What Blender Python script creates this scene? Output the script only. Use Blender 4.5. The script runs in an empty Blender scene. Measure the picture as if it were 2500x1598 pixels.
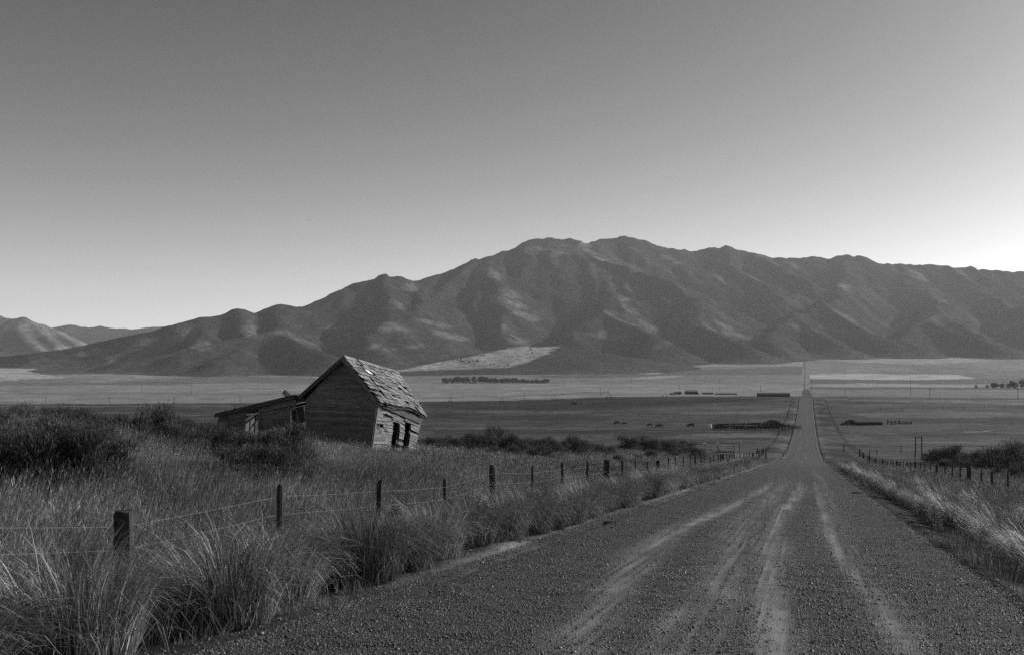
import bpy, math, random
import numpy as np
from mathutils import Vector, Matrix

random.seed(7); RNG = np.random.default_rng(11)
scene = bpy.context.scene
COL = scene.collection

# ------------------------------------------------------------------ camera
F = 35.0 / 36.0 * 2500.0          # focal length in photograph pixels (2500 wide)
HOR = 914.0                       # row of eye level in the photograph
EYE = 1.7                         # camera height above the road
PSI = math.atan((1972 - 1250) / F)  # the road runs this far right of the view axis
cam_d = bpy.data.cameras.new("camera"); cam = bpy.data.objects.new("camera", cam_d)
COL.objects.link(cam); scene.camera = cam
cam_d.sensor_width = 36.0; cam_d.lens = 35.0
cam_d.shift_y = (HOR - 799.0) / 2500.0
cam_d.clip_start = 0.1; cam_d.clip_end = 60000.0
cam.location = (0, 0, EYE); cam.rotation_euler = (math.radians(90), 0, 0)

# ------------------------------------------------------------------ light
SUN_AZ = math.radians(60.0)       # right of the view axis
SUN_EL = math.radians(21.5)
world = bpy.data.worlds.new("World"); scene.world = world; world.use_nodes = True
wn = world.node_tree.nodes; wl = world.node_tree.links; wn.clear()
sky = wn.new("ShaderNodeTexSky"); sky.sky_type = 'NISHITA'; sky.sun_disc = False
sky.sun_elevation = SUN_EL; sky.sun_rotation = SUN_AZ
sky.altitude = 1500.0; sky.air_density = 1.5; sky.dust_density = 2.1; sky.ozone_density = 1.0
sep = wn.new("ShaderNodeSeparateColor"); wl.new(sky.outputs[0], sep.inputs[0])
# black and white channel mix behind a red filter: red counts up, blue counts down
m1 = wn.new("ShaderNodeMath"); m1.operation = 'MULTIPLY'; m1.inputs[1].default_value = 1.7
m2 = wn.new("ShaderNodeMath"); m2.operation = 'MULTIPLY_ADD'; m2.inputs[1].default_value = 0.0
m3 = wn.new("ShaderNodeMath"); m3.operation = 'MULTIPLY_ADD'; m3.use_clamp = False; m3.inputs[1].default_value = -0.60
wl.new(sep.outputs[0], m1.inputs[0]); wl.new(sep.outputs[1], m2.inputs[0]); wl.new(m1.outputs[0], m2.inputs[2])
wl.new(sep.outputs[2], m3.inputs[0]); wl.new(m2.outputs[0], m3.inputs[2])
bg = wn.new("ShaderNodeBackground"); bg.inputs[1].default_value = 0.117
wout = wn.new("ShaderNodeOutputWorld")
wl.new(m3.outputs[0], bg.inputs[0]); wl.new(bg.outputs[0], wout.inputs[0])
sun_d = bpy.data.lights.new("sun", 'SUN'); sun_d.energy = 5.0; sun_d.angle = math.radians(0.53)
sun_d.color = (1, 1, 1)
sun = bpy.data.objects.new("sun", sun_d); COL.objects.link(sun)
SUNV = Vector((math.sin(SUN_AZ) * math.cos(SUN_EL), math.cos(SUN_AZ) * math.cos(SUN_EL), math.sin(SUN_EL)))
sun.rotation_euler = SUNV.to_track_quat('Z', 'Y').to_euler(); sun.location = SUNV * 100 + Vector((0, 0, 40))
scene.view_settings.view_transform = 'Standard'; scene.view_settings.look = 'None'
scene.view_settings.exposure = 0.0; scene.view_settings.gamma = 1.0
scene.view_settings.use_curve_mapping = False
scene.render.engine = 'CYCLES'
scene.cycles.use_denoising = False          # fine grain, and every blade stays crisp
scene.cycles.use_adaptive_sampling = False
scene.cycles.max_bounces = 6; scene.cycles.transparent_max_bounces = 8
scene.cycles.diffuse_bounces = 2; scene.cycles.glossy_bounces = 2; scene.cycles.transmission_bounces = 2
scene.cycles.volume_bounces = 0

# ------------------------------------------------------------------ numbers
def srgb(v):
    v = v / 255.0
    return v / 12.92 if v <= 0.04045 else ((v + 0.055) / 1.055) ** 2.4
def sstep(a, b, x):
    t = np.clip((x - a) / (b - a), 0, 1); return t * t * (3 - 2 * t)
_perm = np.random.default_rng(3).permutation(256); _perm = np.concatenate([_perm, _perm])
_grad = np.random.default_rng(5).uniform(-1, 1, 512)
def vnoise(x, y):                 # smooth value noise, -1..1
    x = np.asarray(x, float); y = np.asarray(y, float)
    xi = np.floor(x).astype(int); yi = np.floor(y).astype(int); xf = x - xi; yf = y - yi
    u = xf * xf * xf * (xf * (xf * 6 - 15) + 10); v = yf * yf * yf * (yf * (yf * 6 - 15) + 10)
    def g(a, b): return _grad[_perm[(_perm[a & 255] + b) & 255]]
    a = g(xi, yi) * (1 - u) + g(xi + 1, yi) * u; b = g(xi, yi + 1) * (1 - u) + g(xi + 1, yi + 1) * u
    return a * (1 - v) + b * v
def fbm(x, y, o=4, gain=0.5):
    s = 0; a = 1; n = 0
    for k in range(o):
        s = s + a * vnoise(x * 2 ** k + 17.3 * k, y * 2 ** k - 9.1 * k); n += a; a *= gain
    return s / n

CS, SN = math.cos(PSI), math.sin(PSI)
def ut(X, Y): return X * CS - Y * SN, X * SN + Y * CS         # across the road, along the road
def xy(u, t): return u * CS + t * SN, -u * SN + t * CS
SLOPE = 0.0725
RU0, RU1 = -4.42, 2.40                                        # road edges
_LU = np.array([-400, -120, -60, -40, -27, -21, -16, -12, -9, -6.4, -5.3, -4.9, -4.5, -4.3, 2.3, 2.5, 3.0, 3.8, 6, 9, 14, 25, 60, 400.])
_LV = np.array([2.6, 2.4, 2.0, 1.75, 1.5, 1.15, .62, .15, -.2, -.2, -.1, -.06, -.03, -.1, -.1, -.04, -.14, -.28, -.42, -.52, -.75, -1.1, -1.5, -1.5])
TY = np.array([120, 170, 220, 270, 340, 410, 480, 550, 650, 800, 1000, 1300, 1700, 2200, 2800, 3500, 4300, 5200, 6200, 9000.])
TP = np.array([-900, 0, 500, 1000, 1250, 1500, 1970, 2500, 3400.])
_l = [1138, 1116, 1096, 1074, 1050, 1032, 1018, 1006, 998, 991, 986, 977, 965, 952, 932, 903, 886, 878, 870, 858]
TV = np.array([_l, _l,
  [1138, 1116, 1096, 1074, 1050, 1032, 1018, 1006, 998, 991, 986, 977, 965, 953, 939, 921, 903, 888, 875, 857],
  [1138, 1116, 1096, 1073, 1047, 1024, 1008, 996, 988, 983, 980, 970, 957, 947, 937, 924, 906, 880, 855, 830],
  [1138, 1116, 1096, 1072, 1045, 1022, 1004, 991, 984, 980, 976.5, 968, 955, 946, 936, 922, 903, 875, 850, 830],
  [1138, 1116, 1096, 1071, 1040, 1016, 995, 979, 972, 969, 965.5, 961, 955, 946, 936, 921, 900, 870, 848, 830],
  [1138, 1116, 1096, 1071, 1040, 1015.5, 991, 970.5, 968.5, 971.5, 968.5, 963, 955, 946, 935, 920, 897, 868, 845, 825],
  [1138, 1116, 1096, 1071, 1040, 1015.5, 993, 978, 974, 972.5, 970.5, 964, 955, 947, 937, 922, 898, 868, 845, 825],
  [1138, 1116, 1096, 1071, 1040, 1015.5, 993, 978, 974, 972.5, 970.5, 964, 955, 947, 937, 922, 898, 868, 845, 825]], float)
def far_e(X, Y):
    Yc = np.clip(Y, 120, 9000); px = 1250 + F * X / Yc
    ly = np.log(Yc); LT = np.log(TY)
    # cubic-ish smooth interpolation in depth, linear across
    cols = np.stack([np.interp(ly, LT, TV[i]) for i in range(len(TP))], 0)
    j = np.clip(np.searchsorted(TP, px) - 1, 0, len(TP) - 2)
    w = np.clip((px - TP[j]) / (TP[j + 1] - TP[j]), 0, 1); w = w * w * (3 - 2 * w)
    sh = np.indices(px.shape)
    row = cols[(j,) + tuple(sh)] * (1 - w) + cols[(j + 1,) + tuple(sh)] * w
    return -(row - HOR) / F * Yc
def _near_e(X, Y):
    u, t = ut(X, Y)
    L = np.interp(u, _LU, _LV)
    off = 1 - sstep(-4.9, -5.6, u) * 0 
    rough = np.where((u < -4.8) | (u > 2.9), 1.0, 0.0)
    L = L + rough * (0.09 * fbm(X * .35, Y * .35, 3) + 0.25 * fbm(X * .06 + 5, Y * .06, 2) * sstep(6, 16, np.abs(u + 1)))
    return -EYE - SLOPE * t + L
def ground_e(X, Y):
    """eye-relative height of the ground"""
    X = np.asarray(X, float); Y = np.asarray(Y, float)
    X, Y = np.broadcast_arrays(X, Y)
    w = sstep(125, 190, Y)
    u, t = ut(X, Y)
    far = far_e(X, Y) + 0.5 * fbm(X * .02, Y * .02, 3) * sstep(190, 300, Y) * sstep(5, 30, np.abs(u + 1))
    onroad = sstep(3.9, 3.2, np.abs(u + 1.0)) * sstep(600, 560, Y)
    far = far - onroad * (0.10 + 0.0004 * Y) * sstep(110, 160, Y)
    return _near_e(X, Y) * (1 - w) + far * w
def gz(x, y): return float(ground_e(np.array([x]), np.array([y]))[0]) + EYE
def road_e(u, t):
    X, Y = xy(u, t); X = np.asarray(X, float); Y = np.asarray(Y, float); X, Y = np.broadcast_arrays(X, Y)
    w = sstep(125, 190, Y)
    un = (u + 1.0) / 3.42
    crown = 0.05 * (1 - un * un)
    near = -EYE - SLOPE * t + crown - 0.05
    return near * (1 - w) + (far_e(X, Y) + 0.02) * w
def P(px, py, Y): return Vector(((px - 1250) / F * Y, Y, (HOR - py) / F * Y + EYE))
_YM = np.exp(np.linspace(math.log(5), math.log(7000), 2600))
def hit(px, py):                  # where the sight line through a photo pixel meets the ground
    X = (px - 1250) / F * _YM; e = (HOR - py) / F * _YM
    d = ground_e(X, _YM) - e
    k = np.argmax(d >= 0)
    if d[k] < 0: k = len(_YM) - 1
    return Vector((float(X[k]), float(_YM[k]), float(ground_e(X[k:k+1], _YM[k:k+1])[0]) + EYE))

# ------------------------------------------------------------------ objects
def link(o, parent=None):
    COL.objects.link(o)
    if parent is not None: o.parent = parent
    return o
def tag(o, label=None, cat=None, group=None, kind=None):
    if label: o["label"] = label
    if cat: o["category"] = cat
    if group: o["group"] = group
    if kind: o["kind"] = kind
    return o
def mesh_of(name, V, Fc, mat=None, smooth=False):
    me = bpy.data.meshes.new(name)
    me.from_pydata([tuple(v) for v in V], [], [tuple(f) for f in Fc]); me.update()
    if mat: me.materials.append(mat)
    if smooth: me.polygons.foreach_set("use_smooth", [True] * len(me.polygons))
    return me
def grid_mesh(name, V, nr, nc, mat, smooth=True):
    V = np.asarray(V, np.float32).reshape(-1, 3)
    me = bpy.data.meshes.new(name)
    r, c = np.meshgrid(np.arange(nr - 1), np.arange(nc - 1), indexing='ij')
    a = (r * nc + c).ravel(); q = np.stack([a, a + 1, a + nc + 1, a + nc], 1).astype(np.int32)
    me.vertices.add(len(V)); me.vertices.foreach_set("co", V.ravel())
    me.loops.add(q.size); me.loops.foreach_set("vertex_index", q.ravel())
    me.polygons.add(len(q)); me.polygons.foreach_set("loop_start", np.arange(0, q.size, 4, dtype=np.int32))
    me.polygons.foreach_set("loop_total", np.full(len(q), 4, np.int32))
    if smooth: me.polygons.foreach_set("use_smooth", np.ones(len(q), bool))
    me.update(); me.validate()
    if mat: me.materials.append(mat)
    return me
def add_attr(me, name, vals):
    a = me.attributes.new(name, 'FLOAT', 'POINT'); a.data.foreach_set("value", np.asarray(vals, np.float32).ravel())
def obj(name, me, parent=None, loc=None):
    o = bpy.data.objects.new(name, me); link(o, parent)
    if loc is not None: o.location = loc
    return o
def empty(name, loc, label, cat, group=None):
    o = bpy.data.objects.new(name, None); link(o); o.location = loc; o.empty_display_size = 0.3
    return tag(o, label, cat, group)
class MB:                         # collects simple solids into one mesh
    def __init__(s): s.v = []; s.f = []
    def quadbox(s, a, b, c, d, n, t):        # slab on quad a b c d, thickness t along n
        k = len(s.v); n = Vector(n).normalized() * t
        s.v += [Vector(p) for p in (a, b, c, d)] + [Vector(p) + n for p in (a, b, c, d)]
        s.f += [(k+3, k+2, k+1, k), (k+4, k+5, k+6, k+7), (k, k+1, k+5, k+4), (k+1, k+2, k+6, k+5), (k+2, k+3, k+7, k+6), (k+3, k, k+4, k+7)]
        return s
    def box(s, c, sx, sy, sz, rz=0):
        c = Vector(c); R = Matrix.Rotation(rz, 3, 'Z')
        q = [c + R @ Vector((x * sx / 2, y * sy / 2, -sz / 2)) for x, y in ((-1, -1), (1, -1), (1, 1), (-1, 1))]
        return s.quadbox(q[0], q[1], q[2], q[3], (0, 0, 1), sz)
    def bar(s, a, b, w, h=None, up=(0, 0, 1)):   # rectangular bar from a to b
        a, b = Vector(a), Vector(b); h = h or w; d = (b - a).normalized()
        up = Vector(up)
        if abs(d.dot(up)) > .97: up = Vector((1, 0, 0))
        x = d.cross(up).normalized(); y = x.cross(d).normalized()
        q = [a + x * (i * w / 2) + y * (j * h / 2) for i, j in ((-1, -1), (1, -1), (1, 1), (-1, 1))]
        k = len(s.v); s.v += q + [p + (b - a) for p in q]
        s.f += [(k+3, k+2, k+1, k), (k+4, k+5, k+6, k+7), (k, k+1, k+5, k+4), (k+1, k+2, k+6, k+5), (k+2, k+3, k+7, k+6), (k+3, k, k+4, k+7)]
        return s
    def tube(s, pts, rad, n=6, cap=True):
        pts = [Vector(p) for p in pts]; k0 = len(s.v)
        R = rad if hasattr(rad, '__len__') else [rad] * len(pts)
        for i, p in enumerate(pts):
            d = (pts[min(i+1, len(pts)-1)] - pts[max(i-1, 0)]).normalized()
            up = Vector((0, 0, 1)) if abs(d.z) < .9 else Vector((1, 0, 0))
            x = d.cross(up).normalized(); y = x.cross(d)
            for j in range(n):
                a = 2 * math.pi * j / n; s.v.append(p + (x * math.cos(a) + y * math.sin(a)) * R[i])
        for i in range(len(pts) - 1):
            for j in range(n):
                a = k0 + i * n + j; b = k0 + i * n + (j + 1) % n
                s.f.append((a, b, b + n, a + n))
        if cap:
            s.f.append(tuple(k0 + j for j in reversed(range(n)))); s.f.append(tuple(k0 + (len(pts)-1) * n + j for j in range(n)))
        return s
    def build(s, name, mat, parent=None, origin=(0, 0, 0), smooth=False, loc=None):
        o = Vector(origin)
        return obj(name, mesh_of(name, [v - o for v in s.v], s.f, mat, smooth), parent, loc)

# ------------------------------------------------------------------ materials
def new_mat(name):
    m = bpy.data.materials.new(name); m.use_nodes = True; nt = m.node_tree; nt.nodes.clear()
    out = nt.nodes.new("ShaderNodeOutputMaterial"); b = nt.nodes.new("ShaderNodeBsdfPrincipled")
    nt.links.new(b.outputs[0], out.inputs[0]); b.inputs["Roughness"].default_value = .85
    b.inputs["Specular IOR Level"].default_value = .2
    return m, nt, b, out
def N(nt, typ, **kw):
    n = nt.nodes.new(typ)
    for k, v in kw.items():
        if k.startswith("i_"): n.inputs[int(k[2:]) if k[2:].isdigit() else k[2:]].default_value = v
        else: setattr(n, k, v)
    return n
def math_n(nt, op, a, b=None, c=None, clamp=False):
    n = nt.nodes.new("ShaderNodeMath"); n.operation = op; n.use_clamp = clamp
    for i, v in enumerate((a, b, c)):
        if v is None: continue
        if isinstance(v, (int, float)): n.inputs[i].default_value = v
        else: nt.links.new(v, n.inputs[i])
    return n.outputs[0]
def noise_n(nt, vec, scale, detail=3, rough=.55, scale3=None, typ='FBM'):
    if scale3 is not None:
        mp = nt.nodes.new("ShaderNodeMapping"); mp.inputs[3].default_value = scale3; nt.links.new(vec, mp.inputs[0]); vec = mp.outputs[0]
    n = nt.nodes.new("ShaderNodeTexNoise"); n.inputs["Scale"].default_value = scale
    n.inputs["Detail"].default_value = detail; n.inputs["Roughness"].default_value = rough
    nt.links.new(vec, n.inputs["Vector"]); return n.outputs[0]
def remap(nt, v, a, b, c, d):
    n = nt.nodes.new("ShaderNodeMapRange"); n.inputs[1].default_value = a; n.inputs[2].default_value = b
    n.inputs[3].default_value = c; n.inputs[4].default_value = d; nt.links.new(v, n.inputs[0]); return n.outputs[0]
def set_grey(nt, b, v): nt.links.new(v, b.inputs["Base Color"])
def bump(nt, b, h, strength, dist):
    n = nt.nodes.new("ShaderNodeBump"); n.inputs["Strength"].default_value = strength; n.inputs["Distance"].default_value = dist
    nt.links.new(h, n.inputs["Height"]); nt.links.new(n.outputs[0], b.inputs["Normal"])
def flat_mat(name, g, var=.25, scale=6, rough=.85, spec=.2):
    m, nt, b, o = new_mat(name); tc = nt.nodes.new("ShaderNodeTexCoord"); oi = nt.nodes.new("ShaderNodeObjectInfo")
    n = noise_n(nt, tc.outputs["Object"], scale, 4)
    v = math_n(nt, 'MULTIPLY', remap(nt, n, .3, .7, 1 - var, 1 + var), math_n(nt, 'MULTIPLY_ADD', oi.outputs["Random"], .3, .85))
    set_grey(nt, b, math_n(nt, 'MULTIPLY', v, g)); b.inputs["Roughness"].default_value = rough
    b.inputs["Specular IOR Level"].default_value = spec
    return m
def wood_mat(name, g, var=.45, rnd=.5):
    m, nt, b, o = new_mat(name); uv = nt.nodes.new("ShaderNodeUVMap"); oi = nt.nodes.new("ShaderNodeObjectInfo")
    va = nt.nodes.new("ShaderNodeVectorMath"); va.operation = 'ADD'; nt.links.new(uv.outputs[0], va.inputs[0])
    cx = nt.nodes.new("ShaderNodeCombineXYZ"); r = math_n(nt, 'MULTIPLY', oi.outputs["Random"], 37.0)
    nt.links.new(r, cx.inputs[0]); nt.links.new(r, cx.inputs[1]); nt.links.new(cx.outputs[0], va.inputs[1])
    n1 = noise_n(nt, va.outputs[0], 1.0, 6, .65, (1.3, 38, 1)); n2 = noise_n(nt, va.outputs[0], 1.0, 4, .6, (1.6, 6, 1))
    k = math_n(nt, 'MULTIPLY', remap(nt, n1, .3, .7, 1 - var, 1 + var), remap(nt, n2, .3, .7, .6, 1.3))
    k = math_n(nt, 'MULTIPLY', k, math_n(nt, 'MULTIPLY_ADD', oi.outputs["Random"], rnd, 1 - rnd / 2))
    set_grey(nt, b, math_n(nt, 'MULTIPLY', k, g, clamp=True)); bump(nt, b, n1, .6, .01)
    return m
MAT = {}
MAT['wood'] = wood_mat('weathered_wood', .145)
MAT['roofwood'] = wood_mat('weathered_shingle', .20, .5, .8)
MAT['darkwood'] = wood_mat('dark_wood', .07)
MAT['post'] = flat_mat('post_wood', .05, .5, 12)
MAT['wire'] = flat_mat('galvanised_wire', .28, .2, 3, .45, .5)
MAT['metal'] = flat_mat('rusty_pipe', .10, .3, 3, .6, .4)
MAT['white'] = flat_mat('white_paint', .75, .1, 2)
MAT['roofmetal'] = flat_mat('shed_metal', .35, .15, 1, .5, .4)
MAT['shed'] = flat_mat('shed_boards', .06, .3, 2)
MAT['hide'] = flat_mat('black_hide', .03, .3, 4)
MAT['stone'] = flat_mat('stone', .2, .3, 8)
# ================================================================== the ground
def in_poly(px, py, poly):
    r = np.zeros(px.shape, bool); n = len(poly)
    for i in range(n):
        x1, y1 = poly[i]; x2, y2 = poly[(i + 1) % n]
        if y1 == y2: continue
        c = ((y1 > py) != (y2 > py)) & (px < (x2 - x1) * (py - y1) / (y2 - y1) + x1); r ^= c
    return r
# crop fields and pastures: outlines as seen in the photograph, laid on the valley floor; number = tone
FIELDS = [
 ([(-900, 985), (0, 986), (500, 983), (1040, 979), (1250, 977), (1500, 967), (1960, 966), (1960, 938), (1500, 936), (1000, 936), (600, 934), (400, 938), (-900, 947)], 112),
 ([(-900, 947), (400, 938), (600, 934), (1000, 936), (1000, 930), (640, 917), (480, 918), (300, 930), (-900, 938)], 90),
 ([(-900, 938), (0, 936), (300, 930), (480, 918), (640, 917), (1000, 928), (1000, 905), (760, 898), (700, 885), (640, 893), (480, 903), (300, 912), (-900, 915)], 112),
 ([(-900, 890), (0, 893), (135, 893), (62, 905), (120, 915), (165, 921), (0, 932), (-900, 937)], 140),
 ([(0, 928), (150, 922), (260, 922), (200, 930), (0, 936)], 98),
 ([(940, 930), (1000, 915), (1300, 912), (1640, 893), (1960, 885), (1960, 938), (1500, 936), (1000, 936)], 100),
 ([(950, 912), (1300, 909), (1660, 892), (1660, 888), (1300, 900), (1000, 903)], 108),
 ([(1655, 893), (1700, 886), (1960, 883), (1960, 893)], 122),
 ([(1290, 921), (1400, 911), (1600, 906), (1960, 893), (1960, 914), (1640, 915), (1500, 921)], 78),
 ([(1530, 906), (1600, 897), (1670, 894), (1660, 902), (1600, 911), (1560, 911)], 145),
 ([(1540, 924), (1600, 916), (1680, 914), (1640, 921)], 130),
 ([(1960, 950), (1960, 855), (2100, 850), (2600, 850), (3400, 850), (3400, 950)], 104),
 ([(1975, 862), (2200, 862), (2420, 880), (2250, 888), (2100, 884), (1975, 873)], 126),
 ([(2400, 853), (3400, 850), (3400, 872), (2350, 870)], 126),
 ([(2150, 888), (2500, 902), (3400, 910), (3400, 925), (2400, 925), (2340, 914), (2050, 911), (2250, 905)], 92),
 ([(1975, 915), (2050, 911), (2340, 914), (2382, 924), (2200, 927), (1975, 924)], 146),
 ([(1975, 925), (2200, 927), (2500, 922), (3400, 922), (3400, 936), (1975, 937)], 74),
 ([(1975, 938), (2110, 934), (2300, 937), (2500, 940), (3400, 940), (3400, 945), (1975, 944)], 120),
 ([(1975, 944), (3400, 946), (3400, 951), (1975, 949)], 66),
 ([(1975, 950), (3400, 951), (3400, 971), (2500, 971), (1985, 967)], 98),
 ([(1985, 972), (2300, 975), (3400, 972), (3400, 990), (2500, 988), (2300, 981), (1985, 974)], 90),
 ([(1030, 980), (1250, 978), (1500, 968), (1900, 966), (1900, 973), (1640, 990), (1500, 999), (1040, 998)], 47),
 ([(1120, 1001), (1400, 1003), (1480, 1007), (1400, 1009), (1100, 1005)], 84),
 ([(1580, 995), (1850, 984), (1950, 985), (1950, 1010), (1640, 1008)], 66),
 ([(1660, 1006), (1950, 1000), (1950, 1008), (1680, 1010)], 90),
 ([(1600, 1066), (1700, 1058), (1945, 1054), (1935, 1062), (1700, 1070)], 82),
 ([(1500, 1046), (1700, 1046), (1640, 1064), (1500, 1068)], 54),
 ([(2060, 1008), (2300, 1002), (2420, 1004), (2500, 1009), (2600, 1012), (2400, 1018), (2130, 1019)], 84),
 ([(2180, 1020), (3400, 1018), (3400, 1032), (2200, 1034)], 52),
 ([(2060, 1046), (2330, 1042), (2300, 1050), (2060, 1054)], 70),
 ([(100, 1000), (500, 998), (480, 1006), (160, 1008)], 50),
 ([(160, 1006), (300, 1002), (460, 1003), (300, 1010)], 70),
 ([(1200, 1013), (1500, 1016), (1480, 1026), (1180, 1024)], 52), ([(1060, 1042), (1400, 1040), (1700, 1046), (1400, 1047), (1060, 1046)], 76), ([(1060, 1049), (1500, 1050), (1500, 1056), (1060, 1058)], 50),
 ([(2100, 1060), (2500, 1058), (2900, 1060), (2900, 1063), (2100, 1064)], 52), ([(2060, 1078), (2500, 1074), (2900, 1075), (2900, 1080), (2060, 1083)], 74), ([(2350, 1052), (2420, 1051), (2420, 1053), (2350, 1054)], 100),
 ([(2100, 1087), (2900, 1084), (2900, 1089), (2100, 1091)], 50), ([(2030, 985), (2200, 984), (2260, 990), (2100, 996)], 72), ([(2420, 1022), (2900, 1020), (2900, 1024), (2420, 1026)], 40),
 ([(-900, 990), (300, 990), (560, 988), (560, 991), (-900, 994)], 84), ([(560, 996), (1040, 999), (1040, 1003), (560, 1000)], 78),
 ([(-900, 960), (500, 957), (1000, 959), (1000, 962), (-900, 964)], 104), ([(300, 951), (900, 949), (900, 951), (300, 953)], 120), ([(1050, 954), (1500, 950), (1500, 952), (1050, 957)], 102),
]
def field_tone(px, py, X, Y):
    base = 62 + 14 * fbm(px * .012, py * .25, 3) + 9 * fbm(px * .05, py * .6, 2)
    v = base.copy()
    wob = 1.6 * fbm(px * .012, py * .08, 4)
    far = py < 990
    for poly, tone in FIELDS:
        m = in_poly(px + wob * 4, py + wob * .6, poly)
        st = tone * (1 + .10 * fbm(px * .004 + tone, py * .9, 3) + .09 * fbm(px * .02, py * .3, 3) + .05 * fbm(px * .15, py * 1.2, 2))
        v = np.where(m, st, v)
    return v
TONE_K = 1.45
def tone_albedo(v): 
    s = np.clip(v, 0, 255) / 255.0
    return np.clip(TONE_K * (((s + .055) / 1.055) ** 2.4), 0.02, .6)

Ys = [-40., -30, -22, -15, -10, -6, -3, -1]
y = 0.0
while y < 175: Ys.append(y); y += max(.28, .013 * y)
rows_img = []
# beyond the hill: rows spaced evenly as they recede
Y = 175.0
while Y < 6400:
    Ys.append(Y); Y *= 1.0125
Ys += [6400, 7500, 9000]
Ys = np.array(Ys); NC = 660
s = np.linspace(-1, 1, NC); s = np.sign(s) * np.abs(s) ** 1.15
s = np.unique(np.concatenate([s, np.linspace(.335, .395, 110)])); NC = len(s)
Yg = np.repeat(Ys[:, None], NC, 1); Xg = s[None, :] * (np.maximum(Yg, 0) * .78 + 26)
E = ground_e(Xg, Yg)
def ground_material():
    m, nt, b, o = new_mat('ground_soil_and_fields')
    at = N(nt, "ShaderNodeAttribute", attribute_name="albedo"); tc = N(nt, "ShaderNodeTexCoord")
    n1 = noise_n(nt, tc.outputs["Object"], .6, 6, .65); n2 = noise_n(nt, tc.outputs["Object"], 14, 4, .7)
    n3 = noise_n(nt, tc.outputs["Object"], .012, 8, .7)
    k = math_n(nt, 'MULTIPLY', remap(nt, n1, .3, .7, .55, 1.45), remap(nt, n2, .3, .7, .7, 1.3))
    n4 = noise_n(nt, tc.outputs["Object"], .11, 5, .7, (.35, 1, 1))
    k = math_n(nt, 'MULTIPLY', k, remap(nt, n3, .3, .7, .68, 1.34))
    k = math_n(nt, 'MULTIPLY', k, remap(nt, n4, .32, .68, .55, 1.45))
    set_grey(nt, b, math_n(nt, 'MULTIPLY', at.outputs["Fac"], k)); bump(nt, b, n2, .8, .03)
    b.inputs["Roughness"].default_value = .95; b.inputs["Specular IOR Level"].default_value = .05
    return m
MAT['ground'] = ground_material()
me = grid_mesh("ground", np.stack([Xg, Yg, E + EYE], -1), len(Ys), NC, MAT['ground'])
Yc = np.maximum(Yg, 60)
pxg = 1250 + F * Xg / Yc; pyg = HOR - F * E / Yc
ug, tg = ut(Xg, Yg)
far_t = tone_albedo(field_tone(pxg, pyg, Xg, Yg))
near_t = .055 + .025 * fbm(Xg * .3, Yg * .3, 3)
strip = np.exp(-((ug + 4.9 + .25 * fbm(tg * .7, tg * 0, 3)) / .25) ** 2) * sstep(8, 16, tg)      # pale bare soil along the gravel
near_t = near_t + .22 * strip * (0.75 + .5 * fbm(Xg * .8, Yg * .8, 3))
w = sstep(125, 200, Yg)
alb = near_t * (1 - w) + far_t * w
verge = sstep(11, 7.5, np.abs(ug + .5)) * sstep(150, 200, Yg) * sstep(600, 540, Yg)
alb = alb * (1 - verge) + tone_albedo(60 + 40 * fbm(Xg * .2, Yg * .06, 3) + 14 * np.exp(-((np.abs(ug + 1) - 4.6) / .8) ** 2)) * verge
add_attr(me, "albedo", alb)
tag(obj("ground", me), kind="structure")

# ================================================================== the road
TR = [  # wheel tracks: points (photo px, row), half width in metres, strength
 ([(1380, 1598), (1409, 1561), (1560, 1351), (1656, 1291), (1756, 1246), (1857, 1196)], .30, 1.0),
 ([(1330, 1598), (1500, 1370), (1640, 1280), (1756, 1236)], .09, .5),
 ([(1660, 1598), (1683, 1538), (1765, 1397), (1802, 1282), (1838, 1246), (1898, 1200)], .42, .75),
 ([(1888, 1598), (1884, 1561), (1866, 1424), (1880, 1333), (1907, 1255), (1948, 1200)], .27, 1.0),
 ([(1815, 1598), (1838, 1424), (1868, 1300)], .06, .6),
 ([(2253, 1598), (2131, 1447), (2062, 1369), (2026, 1305), (1998, 1205)], .17, .9),
 ([(2225, 1598), (2105, 1447), (2045, 1369)], .05, .6),
 ([(1450, 1598), (1590, 1360), (1680, 1290)], .05, .75), ([(1270, 1598), (1450, 1400), (1600, 1300)], .05, .5), ([(1590, 1598), (1715, 1400), (1788, 1280)], .06, .55), ([(1755, 1598), (1812, 1400), (1848, 1290)], .05, .65),
 ([(1945, 1598), (1908, 1430), (1906, 1330)], .05, .65), ([(1850, 1598), (1852, 1450), (1872, 1330)], .04, .8), ([(2180, 1598), (2088, 1440), (2040, 1360)], .04, .5), ([(2330, 1598), (2172, 1440), (2092, 1360)], .05, .4),
 ([(2010, 1180), (2005, 1160), (1988, 1150)], .2, .4),
]
def road_hit(px, py):
    Yr = EYE * F / (py - HOR)                 # level plane guess, then the sloping road
    for _ in range(8):
        X = (px - 1250) / F * Yr; u, t = ut(X, Yr)
        Yr = (EYE + SLOPE * t) * F / (py - HOR)
    return ut((px - 1250) / F * Yr, Yr)
ts = []; t = -25.0
while t < 195: ts.append(t); t += max(.10, .009 * abs(t))
while t < 600: ts.append(t); t += 4.0
ts = np.array(ts); NU = 110
us = np.linspace(RU0, RU1, NU)
T, U = np.meshgrid(ts, us, indexing='ij')
track = np.zeros_like(T)
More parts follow.
